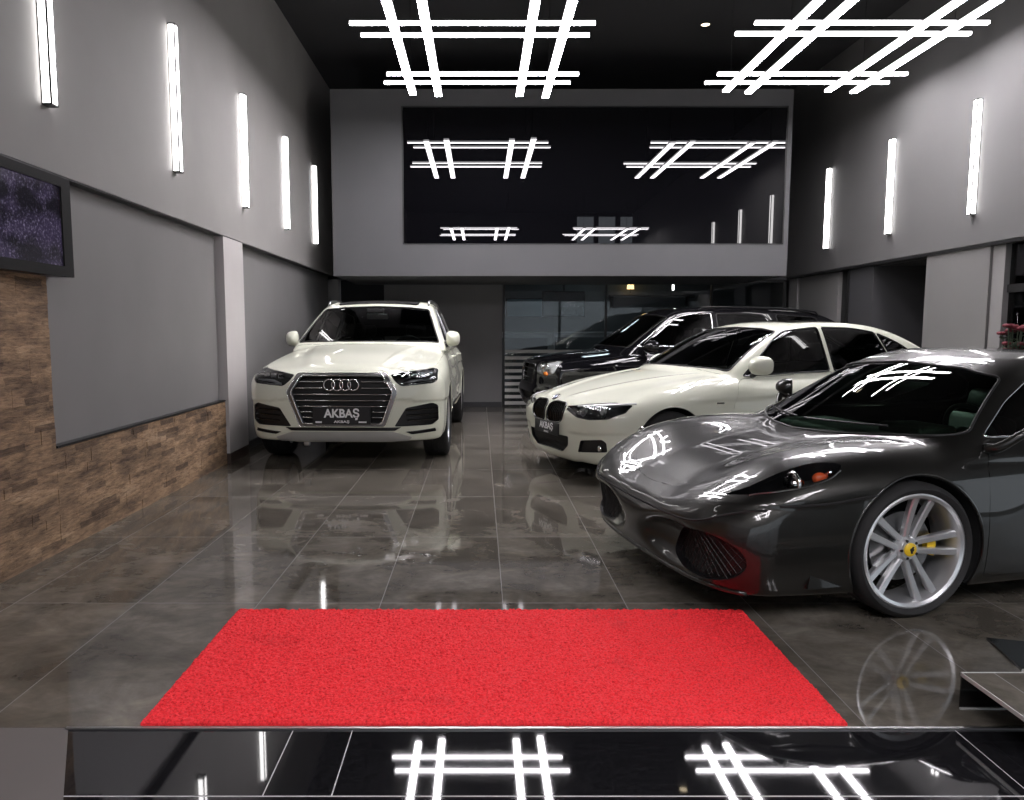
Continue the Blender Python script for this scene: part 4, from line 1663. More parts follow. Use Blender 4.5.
def bump(nt, b, h, strength, dist=0.01):
    k = nt.nodes.new('ShaderNodeBump')
    k.inputs['Strength'].default_value = strength
    k.inputs['Distance'].default_value = dist
    nt.links.new(h, k.inputs['Height'])
    nt.links.new(k.outputs[0], b.inputs['Normal'])


def mixc(nt, fac, a, b, mode='MIX'):
    m = nt.nodes.new('ShaderNodeMixRGB')
    m.blend_type = mode
    for i, v in ((0, fac), (1, a), (2, b)):
        if hasattr(v, 'is_linked'):
            nt.links.new(v, m.inputs[i])
        elif i == 0:
            m.inputs[0].default_value = v
        else:
            m.inputs[i].default_value = (*v, 1)
    return m.outputs[0]


def paint_mat(name, c, rough=.75):
    m, nt, b, tc = tex_nodes(name)
    f = noise(nt, tc.outputs['Object'], 1.3, 4)
    col = ramp(nt, f, [(.3, tuple(x * .94 for x in c)), (.7, tuple(x * 1.05 for x in c))])
    nt.links.new(col, b.inputs['Base Color'])
    b.inputs['Roughness'].default_value = rough
    bump(nt, b, noise(nt, tc.outputs['Object'], 160, 2), .04, .002)
    return m


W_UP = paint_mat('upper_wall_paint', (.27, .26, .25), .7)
W_BACK = paint_mat('back_wall_paint', (.088, .088, .092), .7)
W_LOW = paint_mat('lower_wall_paint', (.185, .18, .178), .6)
W_PANEL = paint_mat('wall_panel_paint', (.185, .178, .175), .55)
W_PILL = paint_mat('pilaster_paint', (.46, .44, .43), .6)
W_DARK = paint_mat('dark_wall_paint', (.045, .045, .048), .6)
CEIL = paint_mat('ceiling_paint', (.026, .026, .028), .8)
VOID = mat('dark_void', (.008, .008, .008), .8)
FRAME = mat('black_frame', (.012, .012, .012), .4)


def tile_material():
    m, nt, b, tc = tex_nodes('polished_dark_tile')
    o = tc.outputs['Object']
    sep = nt.nodes.new('ShaderNodeSeparateXYZ')
    nt.links.new(o, sep.inputs[0])

    def math(op, a, c=None):
        n = nt.nodes.new('ShaderNodeMath')
        n.operation = op
        for i, v in enumerate((a, c)):
            if v is None:
                continue
            if hasattr(v, 'is_linked'):
                nt.links.new(v, n.inputs[i])
            else:
                n.inputs[i].default_value = v
        return n.outputs[0]

    def joint(s, off, period, w):
        u = math('DIVIDE', math('SUBTRACT', s, off), period)
        fr = math('FRACT', math('ADD', u, 100.0))
        d = math('ABSOLUTE', math('SUBTRACT', fr, .5))
        return math('GREATER_THAN', d, .5 - w / period / 2), math('FLOOR', math('ADD', u, 100.0))
    jx, ix = joint(sep.outputs[0], .113, .602, .0045)
    jy, iy = joint(sep.outputs[1], 3.681, 1.218, .0055)
    grout = math('MAXIMUM', jx, jy)
    # each tile its own cut of the stone
    comb = nt.nodes.new('ShaderNodeCombineXYZ')
    nt.links.new(math('MULTIPLY', ix, 3.7), comb.inputs[0])
    nt.links.new(math('MULTIPLY', iy, 5.3), comb.inputs[1])
    va = nt.nodes.new('ShaderNodeVectorMath')
    va.operation = 'ADD'
    nt.links.new(o, va.inputs[0])
    nt.links.new(comb.outputs[0], va.inputs[1])
    v = va.outputs[0]
    f1 = noise(nt, v, 2.4, 9, .66, .5)
    f2 = noise(nt, mapping(nt, v, (1, 1.5, 1), (4, 2, 0)), 5.0, 8, .65, .8)
    c1 = ramp(nt, f1, [(.32, (.075, .067, .055)), (.48, (.125, .113, .094)), (.68, (.215, .196, .168))])
    c2 = ramp(nt, f2, [(.35, (.72, .72, .72)), (.58, (1.0, 1.0, .98)), (.76, (1.38, 1.34, 1.26))])
    col = mixc(nt, 1.0, c1, c2, 'MULTIPLY')
    col = mixc(nt, grout, col, (.16, .15, .14))
    nt.links.new(col, b.inputs['Base Color'])
    rr = ramp(nt, f2, [(.3, (.035, .035, .035)), (.75, (.065, .065, .065))])
    rg = mixc(nt, grout, rr, (.6, .6, .6))
    nt.links.new(rg, b.inputs['Roughness'])
    b.inputs['IOR'].default_value = 1.52
    bump(nt, b, math('MULTIPLY', grout, -1.0), .25, .002)
    return m


TILE = tile_material()


def stone_material():
    m, nt, b, tc = tex_nodes('split_slate')
    o = tc.outputs['Object']
    sp = nt.nodes.new('ShaderNodeSeparateXYZ')
    nt.links.new(o, sp.inputs[0])
    cb = nt.nodes.new('ShaderNodeCombineXYZ')
    nt.links.new(sp.outputs[1], cb.inputs[0])
    nt.links.new(sp.outputs[2], cb.inputs[1])
    br = nt.nodes.new('ShaderNodeTexBrick')
    br.inputs['Color1'].default_value = (0, 0, 0, 1)
    br.inputs['Color2'].default_value = (1, 1, 1, 1)
    br.inputs['Mortar'].default_value = (.3, .3, .3, 1)
    br.inputs['Scale'].default_value = 1.0
    br.inputs['Mortar Size'].default_value = .0015
    br.inputs['Brick Width'].default_value = .26
    br.inputs['Row Height'].default_value = .042
    br.offset = .37
    br.squash = 1.6
    br.squash_frequency = 3
    wob = nt.nodes.new('ShaderNodeVectorMath')
    wob.operation = 'MULTIPLY_ADD'
    nz = nt.nodes.new('ShaderNodeTexNoise')
    nz.inputs['Scale'].default_value = 9
    nt.links.new(o, nz.inputs['Vector'])
    nt.links.new(nz.outputs['Color'], wob.inputs[0])
    wob.inputs[1].default_value = (.10, .014, 0)
    nt.links.new(cb.outputs[0], wob.inputs[2])
    nt.links.new(wob.outputs[0], br.inputs['Vector'])
    f = noise(nt, mapping(nt, o, (3, 2.5, 9)), 1.0, 8, .65, .2)
    g = noise(nt, mapping(nt, o, (3, 7, 44), (3, 1, 7)), 1.3, 10, .72, .2)
    dk = ramp(nt, br.outputs['Color'], [(.0, (.42, .41, .41)), (.10, (.52, .51, .51)), (.20, (.90, .90, .90)), (.7, (1, 1, 1)), (1.0, (1.10, 1.09, 1.07))])
    c0 = ramp(nt, f, [(.28, (.085, .056, .037)), (.42, (.20, .128, .074)), (.55, (.33, .215, .125)), (.70, (.45, .315, .20)), (.85, (.30, .24, .19))])
    c = mixc(nt, 1.0, c0, dk, 'MULTIPLY')
    d = ramp(nt, g, [(.34, (.30, .27, .25)), (.5, (.95, .95, .95)), (.72, (1.40, 1.36, 1.3))])
    col = mixc(nt, .85, c, d, 'MULTIPLY')
    nt.links.new(col, b.inputs['Base Color'])
    b.inputs['Roughness'].default_value = .8
    bump(nt, b, g, .7, .015)
    return m


STONE = stone_material()


def carpet_material():
    m, nt, b, tc = tex_nodes('red_coil_mat')
    f = noise(nt, tc.outputs['Object'], 120, 4, .6)
    c = ramp(nt, f, [(.32, (.58, .012, .017)), (.5, (.93, .030, .040)), (.75, (.98, .075, .09))])
    g = noise(nt, mapping(nt, tc.outputs['Object'], (1, 1, 1), (.62, -.1, 0)), 2.2, 5, .6)
    st = ramp(nt, g, [(.60, (1, 1, 1)), (.74, (.80, .78, .78))])
    nt.links.new(mixc(nt, 1.0, c, st, 'MULTIPLY'), b.inputs['Base Color'])
    b.inputs['Roughness'].default_value = .75
    b.inputs['Specular IOR Level'].default_value = .3
    bump(nt, b, f, .5, .006)
    return m


def slab_material():
    m, nt, b, tc = tex_nodes('black_granite')
    f = noise(nt, tc.outputs['Object'], 60, 5)
    nt.links.new(ramp(nt, f, [(.4, (.006, .006, .007)), (.75, (.016, .016, .018))]), b.inputs['Base Color'])
    b.inputs['Roughness'].default_value = .03
    b.inputs['IOR'].default_value = 1.6
    return m


SLAB = slab_material()
XL, XR, YB, ZS, ZC = -2.52, 5.27, 13.40, 2.265, 5.36
YF = -4.6

# floor
struct('floor', *(lambda b: (b.v, b.f))(MB().box(-2.8, 7.0, 2.485, 17.2, -.10, 0)), TILE)
LGREY = paint_mat('worn_floor_tile', (.14, .128, .122), .5)
struct('floor', *(lambda b: (b.v, b.f))(MB().prism([(-2.8, YF), (-.55, YF), (-.90, 1.3), (-1.195, 2.08), (-1.395, 2.484), (-2.8, 2.484)], -.10, -.0005)), LGREY)


def tilt_slab(x0, x1, y0, y1, z0, z1, m, name):
    """slab whose top rises from z1 at y1 to z0 at y0"""
    b = MB()
    v = [(x0, y0, -.12), (x1, y0, -.12), (x1, y1, -.12), (x0, y1, -.12), (x0, y0, z0), (x1, y0, z0), (x1, y1, z1), (x0, y1, z1)]
    b.add(v, [(0, 3, 2, 1), (4, 5, 6, 7), (0, 1, 5, 4), (1, 2, 6, 5), (2, 3, 7, 6), (3, 0, 4, 7)])
    return struct(name, b.v, b.f, m)


slabs = [(-1.395, -.632), (-.628, -.432), (-.428, 1.60), (1.604, 7.0)]
for k, (x0, x1) in enumerate(slabs):
    tilt_slab(x0, x1, 2.105, 2.470, -.002, -.002, SLAB, 'trim_%d' % (k + 1))
tilt_slab(-1.395, 7.0, YF, 2.098, -.002, -.002, SLAB, 'trim_5')
STEEL = mat('brushed_steel', (.45, .45, .45), .35, 1.0)
struct('trim_6', *(lambda b: (b.v, b.f))(MB().box(-1.40, 7.0, 2.472, 2.484, -.06, .004)), STEEL)
GROUT = mat('white_joint', (.55, .55, .55), .6)
jb = MB()
for (x0, x1) in ((-.632, -.628), (-.432, -.428), (1.600, 1.604)):
    jb.box(x0, x1, 2.105, 2.47, -.05, -.003)
jb.box(-1.395, 7.0, 2.098, 2.105, -.05, -.003)
struct('trim_7', jb.v, jb.f, GROUT)

# left wall: overhanging upper part, panel, slate, pilaster, dark recess
bx = lambda *a: (lambda b: (b.v, b.f))(MB().box(*a))
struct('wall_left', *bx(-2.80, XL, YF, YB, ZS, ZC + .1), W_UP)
struct('wall_left', *bx(-2.80, -2.62, YF, 17.0, -.1, ZS), W_LOW)
struct('trim_8', *bx(-2.62, XL - .004, YF, YB, ZS - .010, ZS - .001), FRAME)
struct('wall_left', *bx(-2.62, -2.600, 4.585, 7.65, .632, ZS - .011), W_PANEL)
struct('trim_9', *bx(-2.600, -2.540, 4.585, 7.66, .632, .645), FRAME)
struct('trim_10', *bx(-2.62, -2.515, 7.67, 8.29, .105, ZS - .011), W_PILL)
BROWN = mat('brown_skirting', (.045, .028, .022), .5)
struct('baseboard_left', *bx(-2.62, -2.508, 7.665, 8.29, .0, .102), BROWN)
struct('baseboard_left', *bx(-2.62, -2.600, 8.30, YB, .0, .09), W_DARK)
rng = random.Random(3)
lb = MB()
z = 0.0
row = 0
while z < ZS - .04:
    h = rng.choice((.055, .07, .085, .10))
    z1 = min(z + h, ZS - .012)
    for (ya, yb, zlo, zhi) in ((1.2, 4.575, 0, ZS), (4.575, 7.66, 0, .628)):
        if z >= zhi - .005:
            continue
        zz = min(z1, zhi)
        y = ya - rng.random() * .3
        while y < yb:
            y1 = min(y + rng.uniform(.22, .62), yb)
            if y1 > ya:
                d = rng.uniform(0, .006)
                lb.box(-2.62, -2.548 + d, max(y, ya), y1, z, zz)
            y = y1
    z = z1
struct('trim_11', lb.v, lb.f, STONE)

# ceiling
struct('ceiling', *bx(-2.9, 7.2, YF, YB + .2, ZC, ZC + .15), CEIL)

# back wall: a bulkhead box carrying the black glass
struct('wall_back', *bx(-2.8, 7.0, YB, YB + .25, ZS, ZC), W_BACK)
YG = 11.25
K = YG / YB
zk = lambda z: 1.34 + (z - 1.34) * K
wx0, wx1, wz0, wz1 = -1.322 * K, 5.19 * K, zk(2.795), zk(5.085)
bx0, bx1, bz0, bz1 = -2.515 * K, 5.265 * K, zk(2.265), zk(5.36)
for q in ((bx0, wx0, YG, YB, bz0, bz1), (wx1, bx1, YG, YB, bz0, bz1), (wx0, wx1, YG, YB, bz0, wz0), (wx0, wx1, YG, YB, wz1, bz1), (wx0, wx1, YG + .3, YB, wz0, wz1)):
    struct('wall_back', *bx(*q), W_BACK)
BGLASS = mat('black_mirror_glass', (.003, .003, .004), .0, ior=1.62)
w = struct('window_1', *bx(wx0, wx1, YG + .012, YG + .024, wz0, wz1), BGLASS)
fr = MB()
fr.box(wx0, wx0 + .018, YG - .004, YG + .012, wz0, wz1).box(wx1 - .018, wx1, YG - .004, YG + .012, wz0, wz1)
fr.box(wx0, wx1, YG - .004, YG + .012, wz0, wz0 + .016).box(wx0, wx1, YG - .004, YG + .012, wz1 - .016, wz1)
struct('window_frame', fr.v, fr.f, FRAME, w)

# lower back wall
struct('wall_back', *bx(-1.655, .385, YB + .02, YB + .25, -.1, ZS), W_LOW)
struct('wall_back', *bx(-2.62, -2.44, YB + .02, YB + .25, -.1, ZS), W_LOW)
struct('baseboard_back', *bx(-1.65, .38, YB + .005, YB + .02, 0, .09), W_DARK)
struct('wall_back', *bx(-2.62, -1.5, YB + .9, YB + 1.0, -.1, ZS + .3), VOID)
struct('trim_12', *bx(-2.8, 7.0, YB + .02, YB + .25, ZS - .06, ZS - .001), W_DARK)

# right wall: overhang, panels, door recess, plain wall, bay with a window
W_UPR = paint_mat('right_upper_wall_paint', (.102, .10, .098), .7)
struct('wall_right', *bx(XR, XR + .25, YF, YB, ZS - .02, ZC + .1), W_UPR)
struct('trim_13', *bx(XR + .006, XR + .3, YF, YB, ZS - .055, ZS - .021), FRAME)
struct('wall_right', *bx(5.36, 5.5, 11.65, 13.05, -.1, ZS - .056), W_LOW)
struct('trim_14', *bx(5.32, 5.5, 13.06, 13.40, -.1, ZS - .056), W_PANEL)
struct('wall_right', *bx(5.42, 5.52, 11.30, 11.65, -.1, ZS - .056), VOID)
struct('trim_15', *bx(5.35, 5.5, 10.60, 11.30, -.1, ZS - .056), W_DARK)
struct('trim_16', *bx(5.34, 5.5, 11.27, 11.33, -.1, ZS - .056), FRAME)
struct('wall_right', *bx(6.3, 6.4, 9.0, 11.0, -.1, ZS - .056), W_DARK)
struct('wall_right', *bx(5.5, 6.4, 10.6, 10.7, -.1, ZS - .056), W_DARK)
struct('ceiling', *bx(5.5, 6.6, 8.0, 11.2, ZS - .056, ZS + .1), CEIL)
struct('door_1', *bx(6.22, 6.29, 9.30, 10.25, 0, 1.92), VOID)
WR = paint_mat('right_wall_paint', (.135, .132, .128), .65)
struct('wall_right', *bx(5.30, 5.42, 8.12, 9.27, -.1, ZS - .056), WR)
struct('wall_right', *bx(5.42, 6.4, 9.20, 9.27, -.1, ZS - .056), W_DARK)
struct('wall_right', *bx(5.33, 5.42, 7.93, 8.12, -.1, ZS - .056), W_LOW)
sw_ = struct('window_9', *bx(6.60, 6.612, YF, 6.95, .08, ZS - .02), GLASS_L)
fr = MB()
fr.box(6.56, 6.65, YF, 6.95, -.1, .08)
for q in (YF + .04, -1.7, 1.2, 4.1, 6.9):
    fr.box(6.57, 6.64, q - .04, q + .04, .08, ZS - .02)
struct('window_frame', fr.v, fr.f, FRAME, sw_)
struct('wall_right', *bx(5.36, 6.7, 6.92, 7.0, -.1, ZS), W_DARK)
struct('wall_right', *bx(5.36, 5.44, 7.0, 7.93, -.1, .95), W_DARK)
bw = struct('window_2', *bx(5.39, 5.40, 7.0, 7.93, .95, ZS - .056), GLASS_W)
struct('window_frame', *bx(5.37, 5.42, 7.0, 7.93, 1.72, 1.80), FRAME, bw)
struct('ceiling', *bx(XR + .26, 6.8, YF, 8.0, ZS - .02, ZS + .1), CEIL)
struct('wall_right', *bx(7.6, 7.7, 6.95, 10.0, -.1, 3.0), VOID)

# front wall behind the viewer: glazed shopfront with three upper windows towards the evening street
struct('wall_front', *bx(-2.8, 7.0, YF - .2, YF, 5.25, ZC + .1), W_DARK)
struct('wall_front', *bx(-2.8, 7.0, YF - .2, YF, 2.5, 4.2), W_DARK)
for (a, b) in ((-2.8, 3.35), (3.95, 4.10), (4.70, 4.85), (5.45, 7.0)):
    struct('wall_front', *bx(a, b, YF - .2, YF, 4.2, 5.25), W_DARK)
for (a, b) in ((-2.8, -2.4), (.4, .5), (3.2, 3.3), (6.6, 7.0)):
    struct('wall_front', *bx(a, b, YF - .2, YF, 0, 2.5), W_DARK)
n = 3
for (a, b, c, d) in ((3.35, 3.95, 4.2, 5.25), (4.10, 4.70, 4.2, 5.25), (4.85, 5.45, 4.2, 5.25), (-2.4, .4, 0, 2.5), (.5, 3.2, 0, 2.5), (3.3, 6.6, 0, 2.5)):
    struct('window_%d' % n, *bx(a, b, YF - .12, YF - .11, c, d), GLASS_L)
    n += 1
struct('wall_left', *bx(-3.0, -2.8, YF - .2, 17.2, -.1, ZC + .1), VOID)

# office behind the glass partition
struct('wall_office', *bx(.2, 6.4, 16.6, 16.7, -.1, 3.2), mat('office_wall', (.10, .105, .11), .7))
struct('wall_office', *bx(.25, .385, YB + .25, 16.6, -.1, 3.2), W_DARK)
struct('wall_office', *bx(6.2, 6.4, YB, 16.6, -.1, 3.2), W_DARK)
struct('ceiling', *bx(.25, 6.4, YB + .25, 16.7, 2.75, 2.9), W_DARK)
part = empty('glass_partition', (.40, YB + .08, 0), 0, 'glass office partition with white frosted stripes behind the black off-roader', 'partition')
gl = MB().box(0.03, 1.775, 0, .012, 0, 2.2).box(1.80, 3.6, 0, .012, 0, 2.2).box(3.63, 4.85, 0, .012, 0, 2.2)
gl.build('glass_pane', glass_mat('office_glass', (.80, .84, .85)), part)
fm = MB().box(0, .03, -.02, .04, 0, 2.2).box(1.77, 1.805, -.02, .04, 0, 2.2).box(3.60, 3.635, -.02, .04, 0, 2.2).box(4.85, 4.9, -.02, .04, 0, 2.2)
fm.box(0, 4.9, -.02, .04, 2.16, 2.205).build('partition_frame', FRAME, part)
FROST = mat('white_frost_film', (.50, .50, .48), .6)
for k in range(9):
    MB().box(.035, 1.765, -.004, -.001, .035 + k * .113, .035 + k * .113 + .058).build('frosted_stripe', FROST, part)

DESK_W = mat('white_desk', (.55, .57, .58), .45)


def desk(x, y, label, w=1.1):
    r = empty('office_desk', (x, y, 0), 0, label, 'desk', 'white desks in the office')
    MB().rbox(-w / 2, w / 2, -.30, .30, 1.27, 1.305, .008, 2).build('desk_top', DESK_W, r)
    for sx in (-1, 1):
        MB().box(sx * (w / 2 - .06) - .02, sx * (w / 2 - .06) + .02, -.25, -.21, 0, 1.27).build('leg', DESK_W, r)
        MB().box(sx * (w / 2 - .06) - .02, sx * (w / 2 - .06) + .02, .21, .25, 0, 1.27).build('leg', DESK_W, r)
    MB().box(-w / 2 + .06, w / 2 - .06, -.24, -.22, 1.20, 1.26).build('desk_rail', DESK_W, r)
    return r


desk(.82, 14.5, 'tall white desk behind the glass, left of the office')
desk(2.02, 15.2, 'tall white desk behind the glass, further back in the office', 1.3)
mon = empty('display_screen', (1.55, 14.4, 1.58), 0, 'wide black display hanging behind the office glass', 'screen')
MB().rbox(-.40, .40, -.03, .03, 0, .48, .012).build('screen_case', BLACKP, mon)
MB().box(-.38, .38, -.033, -.029, .025, .455).build('screen_face', GLOSSB, mon)
MB().box(-.02, .02, 0, .02, .48, 1.16).build('hanger', FRAME, mon)
pic = empty('wall_poster', (1.0, 16.57, 1.6), 0, 'pale blue picture on the office back wall', 'picture')
MB().rbox(-.45, .45, -.02, .02, 0, .42, .006, 2).build('picture_frame', FRAME, pic)
MB().box(-.42, .42, -.024, -.019, .03, .39).build('picture_face', mat('picture_blue', (.16, .24, .28), .5), pic)
sh = empty('wall_shelf', (3.60, 16.42, 2.06), 0, 'dark wall shelf in the office holding a warm lamp', 'shelf')
MB().rbox(-.9, .9, -.16, .16, -.02, .02, .005, 2).build('shelf_board', FRAME, sh)
for sx in (-.8, .8):
    MB().box(sx - .015, sx + .015, -.02, .17, -.22, -.02).build('bracket', FRAME, sh)
WARM = mat('warm_lamp_glow', (.9, .7, .4), .5, emit=(1.0, .66, .28), strength=3.0)
lamp = empty('table_lamp', (3.17, 16.40, 2.08), 0, 'small lamp glowing warm yellow on the office shelf', 'lamp')
MB().lathe([(0, 0), (.06, 0), (.06, .015), (.012, .02), (.012, .13), (0, .13)], 20, 'z').build('lamp_base', FRAME, lamp)
MB().lathe([(.06, .27), (.075, .12), (.072, .12), (.057, .27)], 24, 'z', close=True).build('lamp_shade', WARM, lamp)
TUBE_O = mat('office_tube_glow', (.9, .9, .9), .5, emit=(1.0, .97, .9), strength=5.0)
ol = empty('office_light', (3.87, 15.6, 2.13), 0, 'slim upright white light in the office', 'light')
MB().rbox(-.02, .02, -.02, .02, 0, .22, .008, 2).build('light_tube', TUBE_O, ol)
MB().box(-.01, .01, -.01, .01, .22, .70).build('hanger', FRAME, ol)
cl = empty('added_office_fill', (2.2, 15.2, 2.70), 0, 'added unseen fill panel lighting the office from above', 'light')  # fill light added out of view to brighten the dim office
MB().box(-.3, .3, -.3, .3, 0, .05).build('panel_case', FRAME, cl)
MB().box(-.28, .28, -.28, .28, -.004, .0).build('panel_face', mat('office_fill_glow', (.9, .9, .9), .5, emit=(.85, .95, 1.0), strength=6.0), cl)

# ------------------------------------------------------------------ lights
GLOW = mat('led_diffuser', (.9, .9, .9), .5, emit=(1.0, .95, 1.0), strength=LED)
GLOW_S = mat('led_diffuser_side', (.9, .9, .9), .5, emit=(1.0, .97, 1.0), strength=LED * .085)
GLOW_W = mat('wall_led_diffuser', (.9, .9, .9), .5, emit=(1.0, .975, .97), strength=LEDW)


def wall_light(x, y, side, z0, z1, label, group):
    r = empty('wall_light', (x, y, z0), 0, label, 'wall light', group)
    L = z1 - z0
    s = side
    MB().rbox(min(s * .006, s * .058), max(s * .006, s * .058), -.034, .034, .010, L - .010, .004, 2).build('diffuser', GLOW_W, r)
    for a, b in ((-.0365, -.0285), (.0285, .0365)):
        MB().box(min(s * .050, s * .061), max(s * .050, s * .061), a, b, .004, L - .004).build('edge_profile', FRAME, r)
    MB().box(min(0, s * .061), max(0, s * .061), -.0365, .0365, 0, .010).build('end_cap', FRAME, r)
    MB().box(min(0, s * .061), max(0, s * .061), -.0365, .0365, L - .010, L).build('end_cap', FRAME, r)
    MB().box(min(0, s * .006), max(0, s * .006), -.036, .036, 0, L).build('back_plate', FRAME, r)
    return r


ordn = ['nearest', 'second nearest', 'middle', 'second farthest', 'farthest']
for k, y in enumerate((4.62, 6.52, 8.37, 10.14, 11.88)):
    wall_light(XL, y, 1, 2.63, 3.80, '%s of the five upright light bars on the left wall' % ordn[k], 'light bars on the left wall')
for k, y in enumerate((11.86, 10.08, 8.39)):
    wall_light(XR, y, -1, 2.56, 3.755, '%s upright light bar on the right wall' % ('farthest', 'middle', 'nearest')[k], 'light bars on the right wall')
for k, y in enumerate((6.7, 4.9)):
    wall_light(XR, y, -1, 2.56, 3.755, ('right wall light bar next before the nearest in view, mirrored in black glass', 'right wall light bar second before the nearest in view, mirrored in black glass')[k], 'light bars on the right wall')


def hash_light(cx, cy, z, rows, cols, label):
    """rows: (x0, x1, y) bars across the room; cols: (x, y0, y1) bars along it"""
    r = empty('ceiling_light', (cx, cy, z), 0, label, 'ceiling light', 'crossed-bar ceiling lights')
    w, wc, h = .027, .044, .030
    def bar(x0, x1, y0, y1, z0):
        o = MB().rbox(x0 - cx, x1 - cx, y0 - cy, y1 - cy, z0, z0 + h, .006, 2).build('light_bar', GLOW, r)
        o.data.materials.append(GLOW_S)
        for p in o.data.polygons:
            p.material_index = 0 if p.normal.z < -.5 else 1
        MB().box(x0 - cx, x1 - cx, y0 - cy, y1 - cy, z0 + h, z0 + h + .012).build('bar_housing', FRAME, o)
    for (x0, x1, y) in rows:
        bar(x0, x1, y - w, y + w, 0)
    for (x, y0, y1) in cols:
        bar(x - wc, x + wc, y0, y1, -h - .014)
    for (x, y) in ((cols[0][0], rows[0][2]), (cols[-1][0], rows[0][2]), (cols[0][0], rows[-1][2]), (cols[-1][0], rows[-1][2])):
        MB().tube([(x - cx, y - cy, h + .012), (x - cx, y - cy, ZC - z)], .004, 5).build('cable', FRAME, r)
    return r


HZ = 4.33
rowsL = [(-1.285, 1.135, 7.93), (-1.22, 1.12, 8.24), (-1.10, 1.165, 9.44), (-1.17, 1.10, 9.76)]
colsL = [(-.845, 7.1, 10.06), (-.525, 7.1, 10.13), (.500, 7.1, 10.13), (.835, 7.1, 10.20)]
rowsR = [(2.70, 5.00, 7.92), (2.60, 5.00, 8.20), (2.80, 5.04, 9.44), (2.745, 4.99, 9.76)]
colsR = [(3.06, 7.1, 9.95), (3.36, 7.1, 10.02), (4.33, 7.1, 9.95), (4.67, 7.1, 10.0)]
hash_light(0, 9, HZ, rowsL, colsL, 'crossed white light bars hung over the room, left one in view')
hash_light(3.85, 9, HZ, rowsR, colsR, 'crossed white light bars hung over the parked cars, right one in view')
sh_ = lambda rows, cols, d: ([(a, b, y - d) for a, b, y in rows], [(x, a - d, b - d) for x, a, b in cols])
r2, c2 = sh_(rowsL, colsL, 10.4)
hash_light(0, -1.4, HZ, r2, c2, 'crossed white light bars over the entrance, left one, mirrored in the black glass')
r2, c2 = sh_(rowsR, colsR, 10.4)
hash_light(3.85, -1.4, HZ, r2, c2, 'crossed white light bars over the entrance, right one, mirrored in the black glass')
dl = empty('downlight', (2.98, 10.65, ZC), 0, 'tiny round downlight glowing in the dark ceiling', 'light')
MB().lathe([(.0, -.004), (.055, -.004), (.06, -.010), (.075, -.010), (.075, 0), (0, 0)], 24, 'z').build('ring', FRAME, dl)
MB().lathe([(.0, -.006), (.055, -.006), (.055, -.003), (0, -.003)], 24, 'z').build('lens', mat('downlight_glow', (.9, .8, .6), .5, emit=(1, .82, .55), strength=4.0), dl)

# ------------------------------------------------------------------ loose things
# red mat
nx, ny = 300, 134
x0, x1, y0, y1 = -1.155, 1.250, 2.495, 3.555
V, F = [], []
rr = random.Random(11)
for j in range(ny + 1):
    for i in range(nx + 1):
        e = i in (0, nx) or j in (0, ny)
        V.append((x0 + (x1 - x0) * i / nx + (0 if e else rr.uniform(-.003, .003)), y0 + (y1 - y0) * j / ny + (0 if e else rr.uniform(-.003, .003)), .009 if e else .013 + rr.random() * .009))
for j in range(ny):
    for i in range(nx):
        a = j * (nx + 1) + i
        F.append((a, a + 1, a + nx + 2, a + nx + 1))
n = len(V)
rim = [i for i in range(nx + 1)] + [j * (nx + 1) + nx for j in range(1, ny + 1)] + [ny * (nx + 1) + i for i in range(nx - 1, -1, -1)] + [j * (nx + 1) for j in range(ny - 1, 0, -1)]
for k in rim:
    V.append((V[k][0], V[k][1], .0005))
m = len(rim)
for k in range(m):
    F.append((rim[(k + 1) % m], rim[k], n + k, n + (k + 1) % m))
mt = obj('door_mat', V, F, carpet_material())
tag(mt, 'long bright red coil mat on the tiles inside the threshold', 'mat')

# screen high on the left wall
tv = empty('television', (-2.50, 4.22, 1.655), 0, 'black framed screen high on the left wall showing purple specks', 'television')
MB().rbox(-.10, .03, -.52, .50, 0, .575, .012, 2).build('case', BLACKP, tv)
fb = MB()
fb.box(.03, .045, -.52, .50, 0, .06).box(.03, .045, -.52, .50, .52, .575).box(.03, .045, -.52, -.47, .06, .52).box(.03, .045, .40, .50, .06, .52)
fb.build('bezel', mat('matt_black', (.008, .008, .008), .7, spec=.2), tv)


def screen_material():
    m, nt, b, tc = tex_nodes('speckled_screen')
    o = tc.outputs['Object']
    f = noise(nt, mapping(nt, o, (1, 1, 1)), 55, 3, .8)
    g = noise(nt, mapping(nt, o, (1, 1.2, 2.0), (2, 5, 1)), 3.0, 3, .5)
    sp = ramp(nt, f, [(.50, (.0, .0, .0)), (.60, (.10, .085, .13)), (.72, (.42, .36, .55))])
    bs = ramp(nt, g, [(.42, (.010, .008, .014)), (.60, (.055, .040, .09))])
    ms = ramp(nt, g, [(.40, (.12, .12, .12)), (.55, (1, 1, 1))])
    col = mixc(nt, 1.0, mixc(nt, 1.0, sp, ms, 'MULTIPLY'), bs, 'ADD')
    b.inputs['Base Color'].default_value = (.01, .01, .012, 1)
    b.inputs['Roughness'].default_value = .12
    nt.links.new(col, b.inputs['Emission Color'])
    b.inputs['Emission Strength'].default_value = .40
    return m


MB().box(.030, .034, -.47, .40, .06, .52).build('screen', screen_material(), tv)
MB().box(-.11, -.02, -.1, .1, .2, .4).build('wall_mount', FRAME, tv)

